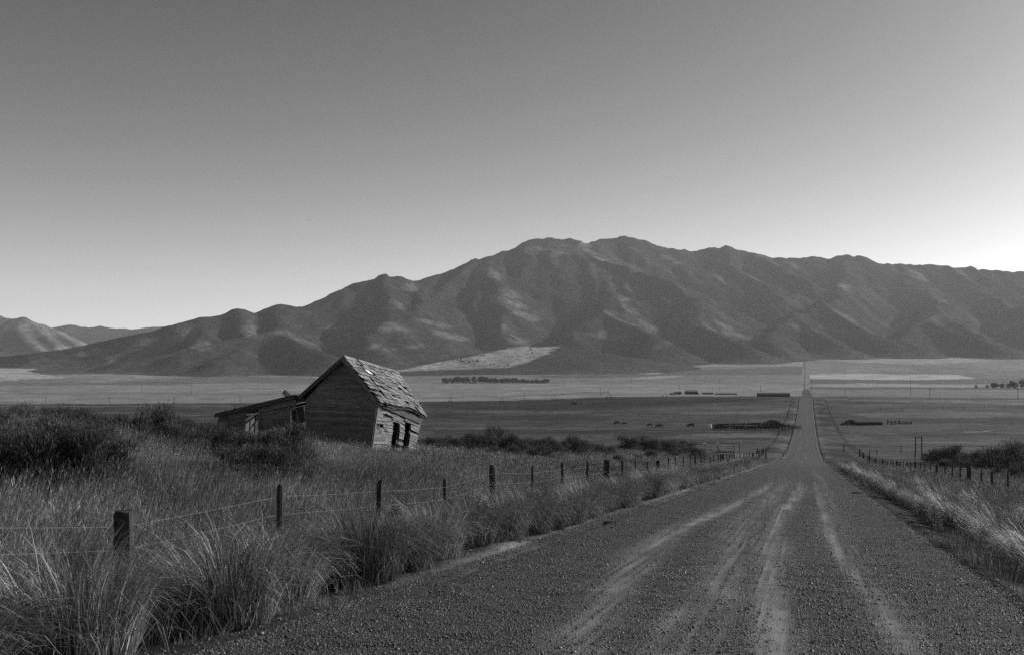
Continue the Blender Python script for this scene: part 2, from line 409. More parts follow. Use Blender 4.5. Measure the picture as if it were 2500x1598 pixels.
for pts, hw, st in TR:
    q = sorted([road_hit(*p)[::-1] for p in pts]); tt = np.array([a[0] for a in q]); uu = np.array([a[1] for a in q])
    c = np.interp(T, tt, uu) + .012 * fbm(T * .25 + hw * 50, T * 0, 2)
    fade = sstep(tt[-1] * 1.7, tt[-1] * .85, T)
    g = np.exp(-((U - c) / (.85 * hw * (1 + .5 * fbm(T * .15 + 9 * hw, 0 * T, 2)))) ** 2) * st * fade
    streak = np.clip(.72 + .8 * fbm(U * 16 + 7 * hw, T * .22, 3) + .45 * fbm(U * 3, T * .5 + 9, 3), .45, 1.2)
    track = np.maximum(track, g * streak)
# far off only the two worn wheel paths can be told apart
for c in (-2.1, -.5):
    track = np.maximum(track, .28 * (.6 + .8 * fbm(T * .03 + c, 0 * T, 3)) * np.exp(-((U - c - .5 * fbm(T * .02, 0 * T, 2)) / .4) ** 2) * sstep(60, 200, T))
eu = U + .10 * fbm(T * .9, U * 0 + 3, 3)
edge = sstep(RU0 + .25, RU0 + .02, eu) + sstep(RU1 - .25, RU1 - .02, eu)
XR, YR = xy(U, T)
ER = road_e(U, T)
near = sstep(70, 20, T)
ER = ER + near * (.012 * fbm(XR * 3, YR * 3, 3) - .018 * track) 
ER = ER - (.12 + .1 * sstep(120, 170, T)) * np.clip(sstep(RU0 + .12, RU0, U) + sstep(RU1 - .12, RU1, U), 0, 1)
# loose windrow of gravel thrown to both edges
ER = ER + .05 * (np.exp(-((U - RU0 - .3) / .2) ** 2) + np.exp(-((U - RU1 + .35) / .25) ** 2)) * (.7 + .6 * fbm(T * .8, U, 2))
def road_material():
    m, nt, b, o = new_mat('gravel_road')
    at = N(nt, "ShaderNodeAttribute", attribute_name="track"); tc = N(nt, "ShaderNodeTexCoord"); ob = tc.outputs["Object"]
    vo = N(nt, "ShaderNodeTexVoronoi", feature='F1'); vo.inputs["Scale"].default_value = 48; nt.links.new(ob, vo.inputs["Vector"])
    vo.inputs["Randomness"].default_value = 1.0
    vo2 = N(nt, "ShaderNodeTexVoronoi", feature='F1'); vo2.inputs["Scale"].default_value = 90; nt.links.new(ob, vo2.inputs["Vector"])
    n1 = noise_n(nt, ob, 1.1, 6, .65); n2 = noise_n(nt, ob, 60, 3, .7)
    sc = N(nt, "ShaderNodeSeparateColor"); nt.links.new(vo.outputs["Color"], sc.inputs[0])
    stone = math_n(nt, 'MULTIPLY', remap(nt, sc.outputs[0], 0, 1, .55, 1.55), remap(nt, vo.outputs["Distance"], 0, .6, 1.15, .45))
    grav = math_n(nt, 'MULTIPLY', math_n(nt, 'MULTIPLY', stone, .078), remap(nt, n1, .3, .7, .75, 1.25))
    dust = math_n(nt, 'MULTIPLY', remap(nt, n2, .3, .7, .8, 1.2), .215)
    tr = math_n(nt, 'MULTIPLY', at.outputs["Fac"], remap(nt, n1, .35, .65, .6, 1.15), clamp=True)
    mx = N(nt, "ShaderNodeMix", data_type='FLOAT'); nt.links.new(tr, mx.inputs[0]); nt.links.new(grav, mx.inputs[2]); nt.links.new(dust, mx.inputs[3])
    set_grey(nt, b, mx.outputs[0])
    h = math_n(nt, 'ADD', math_n(nt, 'MULTIPLY', vo.outputs["Distance"], -1.0), math_n(nt, 'MULTIPLY', vo2.outputs["Distance"], -.4))
    h = math_n(nt, 'MULTIPLY', h, math_n(nt, 'SUBTRACT', 1.1, tr))
    bump(nt, b, h, 1.0, .022); b.inputs["Roughness"].default_value = .8
    return m
MAT['road'] = road_material()
me = grid_mesh("road", np.stack([XR, YR, ER + EYE], -1)[:, ::1], len(ts), NU, MAT['road'])
track = np.maximum(track, .13 * sstep(70, 170, T) * (1 - .5 * edge))
add_attr(me, "track", track)
tag(obj("road", me), kind="structure")
# the same road again where it climbs the far side of the valley
t2 = np.linspace(2000, 6300, 260); u2 = np.linspace(-1, 1, 6)
T2, U2 = np.meshgrid(t2, u2, indexing='ij'); U2 = -1 + U2 * .0022 * T2; X2, Y2 = xy(U2, T2)
E2 = far_e(X2, Y2) + .25 + .0002 * Y2
m, nt, b, o = new_mat('far_road_gravel'); b.inputs["Base Color"].default_value = (.15, .15, .15, 1)
MAT['farroad'] = m
tag(obj("far_road", grid_mesh("far_road", np.stack([X2, Y2, E2 + EYE], -1), len(t2), 6, m)), kind="structure")

# ================================================================== the mountains
SKY = [(407,806,4300),(424,801,4300),(462,789.6,4400),(494,784,4450),(523,779.5,4500),(567,772,4600),(581,765.5,4600),(628,769,4700),(651,760.6,4750),(680,754,4800),(736,755,4900),(793.6,737,5050),(835,718.6,5150),(866,705.6,5250),(890,694,5300),(921,683.5,5400),(935,679.6,5400),(955,686,5450),(983,687,5600),(1009,693,5700),(1038,683.5,5850),(1082,671.8,6000),(1116,656,6150),(1163,639,6300),(1181,634,6350),(1225,623.7,6500),(1251,612,6600),(1272,599,6650),(1298,591.7,6750),(1339,587.6,6900),(1379,585,7000),(1398,590.5,7100),(1435,595.5,7300),(1470,588.5,7500),(1517,585.6,7600),(1549,592,7650),(1589,603.6,7650),(1648,616,7700),(1688,616.7,7750),(1720,610,7800),(1770,607,7800),(1816,619.6,7850),(1880,635.6,7900),(1916,638,7900),(1954,638.5,7950),(1992,632,8000),(2041,634,8000),(2085,630.6,8000),(2120,636,8000),(2155,647,8000),(2207,651.6,8000),(2274,646.6,8000),(2323,649.5,8000),(2381,658,8000),(2457,662,8000),(2500,663,8000),(2700,676,8000),(3000,690,8000)]
SPURS = [  # (points (px,row,depth), side slope)
 ([(407,806,4300),(346,816,4200),(259,835,4100),(180,851,4000),(96,862,3900),(0,872,3900),(-300,880,3900)], .53),
 ([(581,766,4600),(600,800,4400),(610,835,4150),(585,858,3950),(520,880,3750)], .53),
 ([(494,784,4450),(500,815,4250),(470,845,4050),(400,866,3850),(300,885,3700)], .53),
 ([(680,754,4800),(690,790,4550),(690,812,4300),(740,840,4050),(800,862,3900)], .53),
 ([(690,812,4300),(620,822,4200),(540,836,4050),(430,865,3800)], .53),
 ([(935,680,5400),(945,720,5100),(955,748,4850),(930,790,4550),(900,820,4350),(905,842,4150)], .53),
 ([(1181,634,6350),(1195,655,6100),(1212,690,5750),(1216,712,5600),(1238,755,5300),(1222,785,5100),(1228,812,4900)], .53),
 ([(1163,639,6300),(1110,690,5800),(1060,735,5400),(1030,780,5000),(1050,800,4850),(1070,815,4750)], .53),
 ([(1298,592,6750),(1290,608,6550),(1345,618,6500),(1400,622,6500)], .53),
 ([(1379,585,7000),(1425,612,6800),(1475,638,6500),(1478,680,6100),(1500,715,5800),(1505,745,5500),(1490,772,5250),(1540,790,5050),(1590,815,4800)], .53),
 ([(1475,638,6500),(1550,668,6250),(1640,690,6000),(1695,730,5700),(1712,764,5450),(1700,790,5200),(1760,815,5000),(1810,838,4800)], .53),
 ([(1490,772,5250),(1430,790,5050),(1390,806,4950),(1400,818,4850)], .53),
 ([(1517,586,7600),(1540,620,7200),(1640,640,7200),(1660,645,7100)], .53),
 ([(1770,607,7800),(1775,655,7200),(1800,672,7000),(1860,700,6700),(1890,735,6300)], .53),
 ([(1816,620,7850),(1840,632,7500),(1900,660,7100),(1960,690,6800)], .53),
 ([(2085,631,8000),(2055,690,7100),(2020,730,6400),(1992,748,6000),(1945,772,5700),(1890,812,5200),(1880,830,5000)], .53),
 ([(1992,748,6000),(2060,776,5750),(2120,808,5450),(2165,832,5200)], .53),
 ([(1945,772,5700),(1985,798,5450),(2030,825,5150)], .53),
 ([(2207,652,8000),(2230,690,7400),(2270,720,6900),(2285,766,6000),(2240,790,5700),(2195,825,5250)], .53),
 ([(2285,766,6000),(2340,792,5750),(2400,816,5450),(2450,838,5200)], .53),
 ([(2274,790,5650),(2330,806,5450),(2420,835,5150)], .53),
 ([(2323,650,8000),(2360,690,7500),(2440,745,6600),(2500,766,6000),(2560,775,5900),(2640,815,5400)], .53),
 ([(2381,658,8000),(2420,700,7400),(2480,730,7000),(2560,740,6800)], .53),
]
MOUND = [ ([(1000,894,4150),(1100,880,4330),(1200,862,4480),(1280,849,4600),(1365,847,4600),(1395,856,4550)], .22) ]
FAR1 = [(-600,750,7600),(-300,770,7500),(0,779,7400),(20,785,7400),(45,781,7400),(60,789,7400),(75,795,7450),(97,795,7500),(120,803,7500),(150,822,7300),(200,850,7000),(260,870,6800)]
FAR2 = [(60,806,11000),(130,804,11000),(155,797,11000),(180,795,11000),(200,798,11000),(215,802,11000),(245,800,11000),(285,805,11000),(345,805,11000),(385,799,11000),(424,801,11000),(520,812,11000)]
def ridge_field(X, Y, ridges, smooth=7.0, round_=14.0):
    acc = np.full(X.shape, -1e6)
    for pts, k in ridges:
        W = np.array([[(p[0] - 1250) / F * p[2], p[2], (HOR - p[1]) / F * p[2]] for p in pts])
        best = np.full(X.shape, -1e9)
        for a, b in zip(W[:-1], W[1:]):
            d = b[:2] - a[:2]; L2 = d @ d + 1e-6
            s_ = np.clip(((X - a[0]) * d[0] + (Y - a[1]) * d[1]) / L2, 0, 1)
            dist = np.hypot(X - a[0] - s_ * d[0], Y - a[1] - s_ * d[1])
            h = a[2] + s_ * (b[2] - a[2])
            fall = np.sqrt(dist * dist + round_ ** 2) - round_
            val = h - k * fall + (k * .00007) * np.minimum(fall, 2500.) ** 2
            best = np.maximum(best, val)
        acc = np.logaddexp(acc, best / smooth)
    return smooth * acc
def mountain_material():
    m, nt, b, o = new_mat('sagebrush_slopes'); tc = N(nt, "ShaderNodeTexCoord"); ob = tc.outputs["Object"]
    at = N(nt, "ShaderNodeAttribute", attribute_name="albedo")
    n1 = noise_n(nt, ob, .0022, 5, .6); n2 = noise_n(nt, ob, .03, 4, .75); n3 = noise_n(nt, ob, .009, 5, .7, (1, .35, 1))
    k = math_n(nt, 'MULTIPLY', remap(nt, n1, .35, .65, .75, 1.3), remap(nt, n2, .40, .60, .6, 1.3))
    k = math_n(nt, 'MULTIPLY', k, remap(nt, n3, .35, .65, .85, 1.15))
    set_grey(nt, b, math_n(nt, 'MULTIPLY', k, at.outputs["Fac"])); b.inputs["Roughness"].default_value = 1; b.inputs["Specular IOR Level"].default_value = 0
    return m
MAT['mountain'] = mountain_material()
# sunlit patches painted into the slope albedo: centre, half size, slant as seen in the photograph
SUNLIT = [(1195,663,34,13,.3),(1245,730,42,20,.4),(1285,775,36,9,.3),(1215,800,26,20,.2),(1250,825,40,9,.3),(1330,612,70,12,.1),(1450,622,50,10,.5),(1400,598,40,8,0),(1520,690,34,14,.4),(1535,748,28,22,.7),
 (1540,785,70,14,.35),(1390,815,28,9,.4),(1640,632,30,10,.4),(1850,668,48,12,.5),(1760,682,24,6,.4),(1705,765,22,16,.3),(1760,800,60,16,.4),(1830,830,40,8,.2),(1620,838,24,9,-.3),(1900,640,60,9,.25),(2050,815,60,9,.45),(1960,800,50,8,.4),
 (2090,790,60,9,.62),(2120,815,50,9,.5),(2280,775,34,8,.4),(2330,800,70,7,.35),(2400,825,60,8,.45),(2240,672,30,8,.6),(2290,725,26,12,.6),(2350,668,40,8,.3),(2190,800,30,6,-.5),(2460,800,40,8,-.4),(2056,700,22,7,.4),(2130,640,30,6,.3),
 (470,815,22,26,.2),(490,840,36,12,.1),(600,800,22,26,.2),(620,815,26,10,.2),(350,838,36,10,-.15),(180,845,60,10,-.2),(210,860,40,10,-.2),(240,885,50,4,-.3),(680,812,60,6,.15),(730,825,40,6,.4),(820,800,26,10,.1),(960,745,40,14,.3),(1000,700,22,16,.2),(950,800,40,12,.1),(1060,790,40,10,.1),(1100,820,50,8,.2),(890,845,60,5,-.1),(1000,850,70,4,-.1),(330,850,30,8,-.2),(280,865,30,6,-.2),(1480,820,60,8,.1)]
def heightfield(name, ridges, x0, x1, nx, y0, y1, ny, namp, paint=True, extra=None, base=.042):
    X, Y = np.meshgrid(np.linspace(x0, x1, nx), np.linspace(y0, y1, ny)); 
    wx = 130 * fbm(X / 900, Y / 900, 4); wy = 110 * fbm(X / 900 + 40, Y / 900, 4)
    e = ridge_field(X + wx * .6, Y + wy * .6, ridges)
    if extra: e = np.maximum(e, ridge_field(X, Y, extra, 10, 120))
    g = far_e(X, Y)
    hgt = np.clip((e - g) / 260., 0, 1)
    rid = 1 - np.abs(fbm(X / 420 + 3, Y / 620, 4)) * 2
    e = e + namp * hgt * (.5 * rid + 1.0 * (1 - np.abs(fbm(X / 190 + .25 * fbm(X / 300, Y / 300, 2) + 7, Y / 900, 4)) * 2.6) + .25 * fbm(X / 60, Y / 90, 3)) * sstep(0, 1, hgt)
    fan_s = 16.0
    e = np.where(e > g + 200, e, g - 6 + fan_s * np.log1p(np.exp(np.clip((e - g + 6) / fan_s, -40, 40))))
    e = np.where(e < g - 4.5, g - 30, e)
    me = grid_mesh(name, np.stack([X, Y, e + EYE], -1), ny, nx, MAT['mountain'])
    px = 1250 + F * X / Y; py = HOR - F * e / Y
    a = base + .4 * base * fbm(X / 500, Y / 500, 3)
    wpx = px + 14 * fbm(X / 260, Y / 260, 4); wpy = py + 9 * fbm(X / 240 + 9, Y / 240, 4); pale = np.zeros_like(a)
    for cx, cy, rx, ry, sl in SUNLIT:
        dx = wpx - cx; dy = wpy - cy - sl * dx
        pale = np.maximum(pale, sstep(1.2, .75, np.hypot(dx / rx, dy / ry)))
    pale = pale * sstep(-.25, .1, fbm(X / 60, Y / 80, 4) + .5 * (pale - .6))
    a = a + .075 * pale  # sunlight on the slopes put into their colour
    if paint:
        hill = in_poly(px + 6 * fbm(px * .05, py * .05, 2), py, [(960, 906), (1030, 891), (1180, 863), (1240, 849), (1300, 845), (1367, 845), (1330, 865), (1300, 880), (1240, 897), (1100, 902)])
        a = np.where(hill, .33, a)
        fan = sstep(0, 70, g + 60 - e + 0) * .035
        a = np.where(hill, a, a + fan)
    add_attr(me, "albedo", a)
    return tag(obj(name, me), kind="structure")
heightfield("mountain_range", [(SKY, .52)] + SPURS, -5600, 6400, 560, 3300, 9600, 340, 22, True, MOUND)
heightfield("far_hill", [(FAR1, .45), ([(20,785,7400),(60,830,6900),(110,868,6400)], .45), ([(75,795,7450),(130,840,6900),(150,868,6500)], .45)], -6500, -2000, 200, 5800, 9500, 150, 22, False, None, .15)  # paler base colour stands in for sun on this hill
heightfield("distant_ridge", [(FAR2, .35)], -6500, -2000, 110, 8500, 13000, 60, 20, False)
# ================================================================== the leaning cabin
def lerp(a, b, t): return a + (b - a) * t
def bil(a, b, c, d, u, v): return lerp(lerp(a, b, u), lerp(d, c, u), v)   # a bl, b br, c tr, d tl
_hr = random.Random(21)
class House: pass
def board(name, q, n, mat, parent, org, th=.022, lap=.0, uvo=None):
    """one plank: q = bottom-left, bottom-right, top-right, top-left; n outward; lap lifts the lower edge outward"""
    n = Vector(n).normalized(); a, b, c, d = [Vector(p) for p in q]
    a, b = a + n * lap, b + n * lap
    v = [a, b, c, d, a + n * th, b + n * th, c + n * th, d + n * th]
    f = [(3, 2, 1, 0), (4, 5, 6, 7), (0, 1, 5, 4), (1, 2, 6, 5), (2, 3, 7, 6), (3, 0, 4, 7)]
    me = mesh_of(name, [p - org for p in v], f, mat)
    uv = me.uv_layers.new(name="UVMap"); L = (b - a).length; H = (d - a).length
    if H > L: cu = [(0, 0), (0, L), (H, L), (H, 0)]
    else: cu = [(0, 0), (L, 0), (L, H), (0, H)]
    cu = cu + [(x, y + .01) for x, y in cu]
    for lp in me.loops: uv.data[lp.index].uv = cu[lp.vertex_index]
    return obj(name, me, parent)
def stick(name, a, b, w, h, mat, parent, org, up=(0, 0, 1)):
    a, b = Vector(a), Vector(b); d = (b - a).normalized(); up = Vector(up)
    if abs(d.dot(up)) > .97: up = Vector((1, 0, 0))
    x = d.cross(up).normalized(); y = x.cross(d).normalized()
    q = [a - y * h / 2 - x * w / 2, b - y * h / 2 - x * w / 2, b + y * h / 2 - x * w / 2, a + y * h / 2 - x * w / 2]
    return board(name, q, x, mat, parent, org, w)
H = {}
BRf = P(902, 1125, 46.0); TRf = P(922, 983, 46.4); TLf = P(748, 974, 47.6); BLf = P(736, 1122, 47.25)
BRb = P(1008, 1118, 50.9); TRb = P(1027, 1021, 51.6)
APf = P(838, 876, 47.3); APb = P(966, 914, 52.3)
TLb = TRb + (TLf - TRf) + Vector((0, 0, .15)); BLb = BRb + (BLf - BRf)
Rf = P(838, 869, 46.95); Rb = P(970, 907, 52.75)
Ef = P(930, 987, 45.9); Eb = P(1044, 1018, 51.95)
ELf = P(727, 968, 47.65); ELb = ELf + (Eb - Ef) + Vector((0, 0, .2))
ORG = Vector(((BRf.x + BLf.x + BRb.x) / 3, 48.5, gz(-8, 48.5)))
house = empty("abandoned_cabin", ORG, "abandoned board cabin leaning backward, with gabled shingle roof and low lean-to", "cabin")
FN = (BRf - BLf).cross(TLf - BLf).normalized()       # outward normals
if FN.y > 0: FN = -FN
SNm = (BRb - BRf).cross(TRf - BRf).normalized()
if SNm.x < 0: SNm = -SNm
def wall_sheet(name, quads, mat, n, th):
    mb = MB()
    for q in quads: mb.quadbox(*q, n, th)
    return mb.build(name, mat, house, ORG)
MAT['sheath'] = flat_mat('old_sheathing', .05, .3, 6)
# gable wall: sheathing behind, clapboards in front
inn = -FN * .05
gable = wall_sheet("gable_wall", [[p + inn for p in (BLf, BRf, TRf, TLf)], [p + inn for p in (TLf, TRf, APf, APf + Vector((-.001, 0, 0)))]], MAT['sheath'], FN, .03)
NR = 19
for i in range(NR):
    v0, v1 = i / NR, (i + 1.08) / NR
    cuts = sorted([0, 1] + [_hr.uniform(.15, .85) for _ in range(_hr.choice([0, 1, 1, 2]))])
    for u0, u1 in zip(cuts[:-1], cuts[1:]):
        if u1 - u0 < .06: continue
        j = _hr.uniform(-.008, .008); k = _hr.uniform(-.012, .012)
        q = [bil(BLf, BRf, TRf, TLf, u0, v0 + j), bil(BLf, BRf, TRf, TLf, u1 - .004, v0 + k), bil(BLf, BRf, TRf, TLf, u1 - .004, v1), bil(BLf, BRf, TRf, TLf, u0, v1)]
        board("clapboard", q, FN, MAT['wood'], gable, ORG, .016, .018 + _hr.uniform(0, .02))
NT = 15
for i in range(NT):
    v0, v1 = i / NT, min((i + 1.06) / NT, 1.0)
    a0, b0 = lerp(TLf, APf, v0), lerp(TRf, APf, v0); a1, b1 = lerp(TLf, APf, v1), lerp(TRf, APf, v1)
    cuts = sorted([0, 1] + ([_hr.uniform(.25, .75)] if _hr.random() < .7 and i < 11 else []))
    for u0, u1 in zip(cuts[:-1], cuts[1:]):
        q = [lerp(a0, b0, u0), lerp(a0, b0, u1 - .004), lerp(a1, b1, u1 - .004), lerp(a1, b1, u0)]
        board("clapboard", q, FN, MAT['wood'], gable, ORG, .016, .018 + _hr.uniform(0, .02))
cb = (BRf - BLf).normalized()
board("corner_board", [BRf - cb * .12, BRf + cb * .02, TRf + cb * .02, TRf - cb * .12], FN, MAT['wood'], gable, ORG + FN * -.05, .02)
# side wall with door opening and window opening, planks sprung and bulging
def SW(u, v):
    p = bil(BRf, BRb, TRb, TRf, u, v)
    p = p + SNm * (.16 * math.sin(math.pi * u) * math.sin(math.pi * min(v + .15, 1)))
    top = lerp(TRf, TRb, u); drop = .17 * 4 * u * (1 - u) * v
    return p + Vector((0, 0, drop))
side = MB()
opens = [(.34, .50, -.1, .73), (.615, .775, .06, .765)]
for u0, u1, lo, hi in [(0, .33, 0, 1), (.51, .605, 0, 1), (.785, 1, 0, 1), (.33, .51, .76, 1), (.605, .785, .80, 1), (.605, .785, 0, .05)]:
    n_ = 3
    for k in range(n_):
        a, b = lerp(u0, u1, k / n_), lerp(u0, u1, (k + 1) / n_)
        side.quadbox(SW(a, lo) - SNm * .07, SW(b, lo) - SNm * .07, SW(b, hi) - SNm * .07, SW(a, hi) - SNm * .07, SNm, .03)
side = side.build("side_wall", MAT['sheath'], house, ORG)
NS = 17
for i in range(NS):
    v0, v1 = i / NS, (i + 1.05) / NS; vm = (v0 + v1) / 2
    segs = []; u = 0
    for a, b, lo, hi in opens:
        if lo < vm < hi: segs.append((u, a)); u = b
    segs.append((u, 1.0))
    fine = []
    for a, b in segs:
        c = [a]
        while b - c[-1] > .22: c.append(c[-1] + _hr.uniform(.12, .24))
        if b - c[-1] < .05 and len(c) > 1: c[-1] = b
        else: c.append(b)
        fine += list(zip(c[:-1], c[1:]))
    for a, b in fine:
        if b - a < .03: continue
        r = _hr.random()
        if r < .06 and 2 < i < NS - 2: continue                      # a plank has fallen off
        j, k = _hr.gauss(0, .006), _hr.gauss(0, .006)
        if r > .90: j -= .03
        if r < .16: k -= .035
        e = _hr.uniform(-.006, .008)
        q = [SW(a, v0 + j), SW(b + e, v0 + k), SW(b + e, v1 + k * .8), SW(a, v1 + j * .8)]
        board("siding_plank", q, SNm, MAT['wood'], side, ORG, .018, .02 + abs(_hr.gauss(0, .018)))
up = Vector((0, 0, 1))
def tr(a, b, w, name="window_trim", par=None, n=SNm, off=.03, mat=None, th=.03):
    a, b = Vector(a) + n * off, Vector(b) + n * off; d = (b - a).normalized(); x = n.cross(d).normalized()
    return board(name, [a - x * w / 2, b - x * w / 2, b + x * w / 2, a + x * w / 2], n, mat or MAT['wood'], par or side, ORG, th)
tr(SW(.32, .76), SW(.53, .755), .11, "lintel", off=.06); tr(SW(.595, .795), SW(.85, .79), .11, "lintel", off=.07)
for a in (.335, .505): tr(SW(a, -.05), SW(a, .73), .06, "door_jamb", off=-.02)
for a in (.61, .78): tr(SW(a, .05), SW(a, .77), .06, "window_jamb", off=-.02)
tr(SW(.60, .04), SW(.80, .035), .08, "window_sill", off=.05)
board("corner_board", [BRf, BRf + (BRb - BRf) * .02, TRf + (TRb - TRf) * .02, TRf], SNm, MAT['wood'], side, ORG - SNm * .03, .02)
for a, b, v, w in ((.05, .12, .62, .5), (.16, .25, .60, .52), (.20, .27, .56, .49), (.9, .97, .36, .30), (.84, .95, .1, .16)):
    tr(SW(a, v), SW(b, w), .035, "loose_splinter", off=.07, th=.012)
# unseen walls, still boarded
mb = MB(); mb.quadbox(BLb, BLf, TLf, TLb, -SNm, .04); lw = mb.build("left_wall", MAT['sheath'], house, ORG)
mb = MB(); mb.quadbox(BLb, BRb, TRb, TLb, -FN, .04); mb.quadbox(TLb, TRb, APb, APb + Vector((.001, 0, 0)), -FN, .04); mb.build("back_wall", MAT['sheath'], house, ORG)

# ---- roof
def RP(r, v):                                # r 0 ridge .. 1 eave, v 0 front .. 1 back; right slope
    p = lerp(lerp(Rf, Rb, v), lerp(Ef, Eb, v), r)
    bend = .17 * 4 * v * (1 - v) * r * r + .035 * math.sin(v * 9 + r * 2) * (.3 + r)
    return p + Vector((0, 0, bend))
def RL(r, v): return lerp(lerp(Rf, Rb, v), lerp(ELf, ELb, v), r)
RN = (Rb - Rf).cross(Ef - Rf).normalized()
if RN.z < 0: RN = -RN
LN = (Rb - Rf).cross(ELf - Rf).normalized()
if LN.z < 0: LN = -LN
mb = MB()
for k in range(13):                          # spaced purlin boards that carry the shingles
    r0 = k / 13 + .01; r1 = r0 + .045
    for q in range(6):
        a, b = q / 6, (q + 1) / 6
        mb.quadbox(RP(r1, a) - RN * .05, RP(r1, b) - RN * .05, RP(r0, b) - RN * .05, RP(r0, a) - RN * .05, RN, .025)
for k in range(9):
    v = .02 + k * .96 / 8
    mb.bar(RP(0, v) - RN * .10, RP(.97, v) - RN * .10, .05, .09, RN)
roof = mb.build("roof", MAT['sheath'], house, ORG)
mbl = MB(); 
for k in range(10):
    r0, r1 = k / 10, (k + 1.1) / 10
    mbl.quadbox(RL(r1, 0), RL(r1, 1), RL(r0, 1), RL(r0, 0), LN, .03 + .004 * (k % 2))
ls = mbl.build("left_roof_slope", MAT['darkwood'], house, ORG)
NCO = 13
holes = lambda r, v: (.19 < v + .05 * (r - .5) < .222 and (r < .30 or r > .42)) or (.03 < v < .19 and (.60 < r < .64 or .71 < r < .755)) or (.20 < v < .31 and .21 < r < .27)
for c in range(NCO):
    r1 = (c + 1) / NCO; r0 = r1 - 1.45 / NCO
    if c == 0: r0 = 0
    v = 0.0
    while v < .999:
        wv = _hr.uniform(.04, .12); e = min(v + wv, 1.0)
        if v < .19 < e - .008: e = .19
        elif .19 <= v < .222: e = .222
        if 1 - e < .02: e = 1.0
        vm = (v + e) / 2; rm = r1 - .5 / NCO
        if holes(rm, vm) or (_hr.random() < .05 and 0 < c < NCO - 1): v = e; continue
        rr1 = r1 + _hr.gauss(0, .009) + (.01 if _hr.random() < .12 else 0)
        lift = .04 + abs(_hr.gauss(0, .022))
        if _hr.random() < .14: lift += _hr.uniform(.03, .09)
        q = [RP(rr1, v + .0012), RP(rr1 + _hr.gauss(0, .003), e - .0012), RP(r0, e - .0012), RP(r0, v + .0012)]
        board("shingle", q, RN, MAT['roofwood'], roof, ORG, .02, lift)
        v = e
# ridge boards, one gone where the roof has opened
for a, b in ((0, .185), (.235, .62), (.625, 1.0)):
    board("ridge_board", [RP(.055, a), RP(.055, b), RP(-.005, b), RP(-.005, a)], RN, MAT['roofwood'], roof, ORG - RN * .045, .02)
board("roof_patch", [RP(.30, .235), RP(.30, .315), RP(.22, .29), RP(.22, .215)], RN, MAT['white'], roof, ORG - RN * .05, .012, .02)
for k in range(7):                           # eave boards
    a, b = k / 7, (k + 1) / 7
    if k == 0: continue
    board("eave_board", [RP(1.0, a) - RN * .12, RP(1.0, b - .004) - RN * .12, RP(1.0, b - .004) - RN * .01, RP(1.0, a) - RN * .01], SNm, MAT['wood'], roof, ORG, .025)
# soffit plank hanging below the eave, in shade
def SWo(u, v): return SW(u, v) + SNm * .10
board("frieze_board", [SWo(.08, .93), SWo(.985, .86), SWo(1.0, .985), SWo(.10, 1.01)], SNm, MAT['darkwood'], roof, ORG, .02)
# rake boards along the front gable edge
for A, B, nn, nm in ((Rf, Ef, RN, 0), (Rf, ELf, LN, 1)):
    o_ = FN * .02
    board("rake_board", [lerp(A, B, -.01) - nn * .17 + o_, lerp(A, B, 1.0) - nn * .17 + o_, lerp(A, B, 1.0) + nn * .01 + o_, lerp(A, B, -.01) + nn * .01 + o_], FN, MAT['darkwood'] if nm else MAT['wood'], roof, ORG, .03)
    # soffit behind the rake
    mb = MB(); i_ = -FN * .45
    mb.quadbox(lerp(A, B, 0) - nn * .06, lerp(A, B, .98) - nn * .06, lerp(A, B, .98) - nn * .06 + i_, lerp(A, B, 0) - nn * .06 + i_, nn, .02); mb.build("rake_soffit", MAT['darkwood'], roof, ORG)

# ---- lean-to on the left
gd = (TLf - TRf); gd.z = 0; gd.normalize()                       # runs left along the front
LTa = P(724, 968, 47.9)                                          # top at the cabin
LTb = P(536, 1014, 49.2); LBb = P(528, 1110, 49.1); LBa = P(730, 1122, 47.35)
dep = (TRb - TRf); dep.z = 0; dep.normalize(); dep = dep * 3.4
lean = MB()
# posts of the frame
lean = lean.bar(LTb - Vector((0, 0, .1)), LBb, .1, .1).bar(LTb + dep - Vector((0, 0, .15)), LBb + dep, .1, .1).bar(LTa + dep, LBa + dep, .1, .1).bar(LTb + dep - Vector((0, 0, .12)), LTa + dep - Vector((0, 0, .12)), .1, .12)
lean = lean.build("lean_to", MAT['darkwood'], house, ORG)
def LW(u, v): return bil(LBb, LBa, LTa, LTb, u, v)                # u 0 left .. 1 at cabin
NL = 15
win = (.345, .53, .30, .93)
for i in range(NL):
    v0, v1 = i / NL, (i + 1.06) / NL; vm = (v0 + v1) / 2
    segs = [(0, 1.0)]
    if win[2] < vm < win[3]: segs = [(0, win[0]), (win[1], 1.0)]
    if vm < .82: segs = [s_ if s_[1] < .99 else (s_[0], .905) for s_ in segs]      # doorway beside the cabin
    for a, b in segs:
        c = sorted([a, b] + ([lerp(a, b, _hr.uniform(.3, .7))] if b - a > .3 and _hr.random() < .6 else []))
        for p, q_ in zip(c[:-1], c[1:]):
            j = _hr.gauss(0, .004)
            board("clapboard", [LW(p, v0 + j), LW(q_ - .004, v0 + j), LW(q_ - .004, v1 + j), LW(p, v1 + j)], FN, MAT['wood'], lean, ORG, .016, .018 + _hr.uniform(0, .02))
mb = MB()
for q in ([(0, 0), (win[0], 0), (win[0], 1), (0, 1)], [(win[1], 0), (.905, 0), (.905, 1), (win[1], 1)], [(win[0], win[3]), (win[1], win[3]), (win[1], 1), (win[0], 1)], [(win[0], 0), (win[1], 0), (win[1], win[2]), (win[0], win[2])]):
    mb.quadbox(*[LW(*t_) - FN * .04 for t_ in q], FN, .02)
mb.build("inner_boarding", MAT['sheath'], lean, ORG)
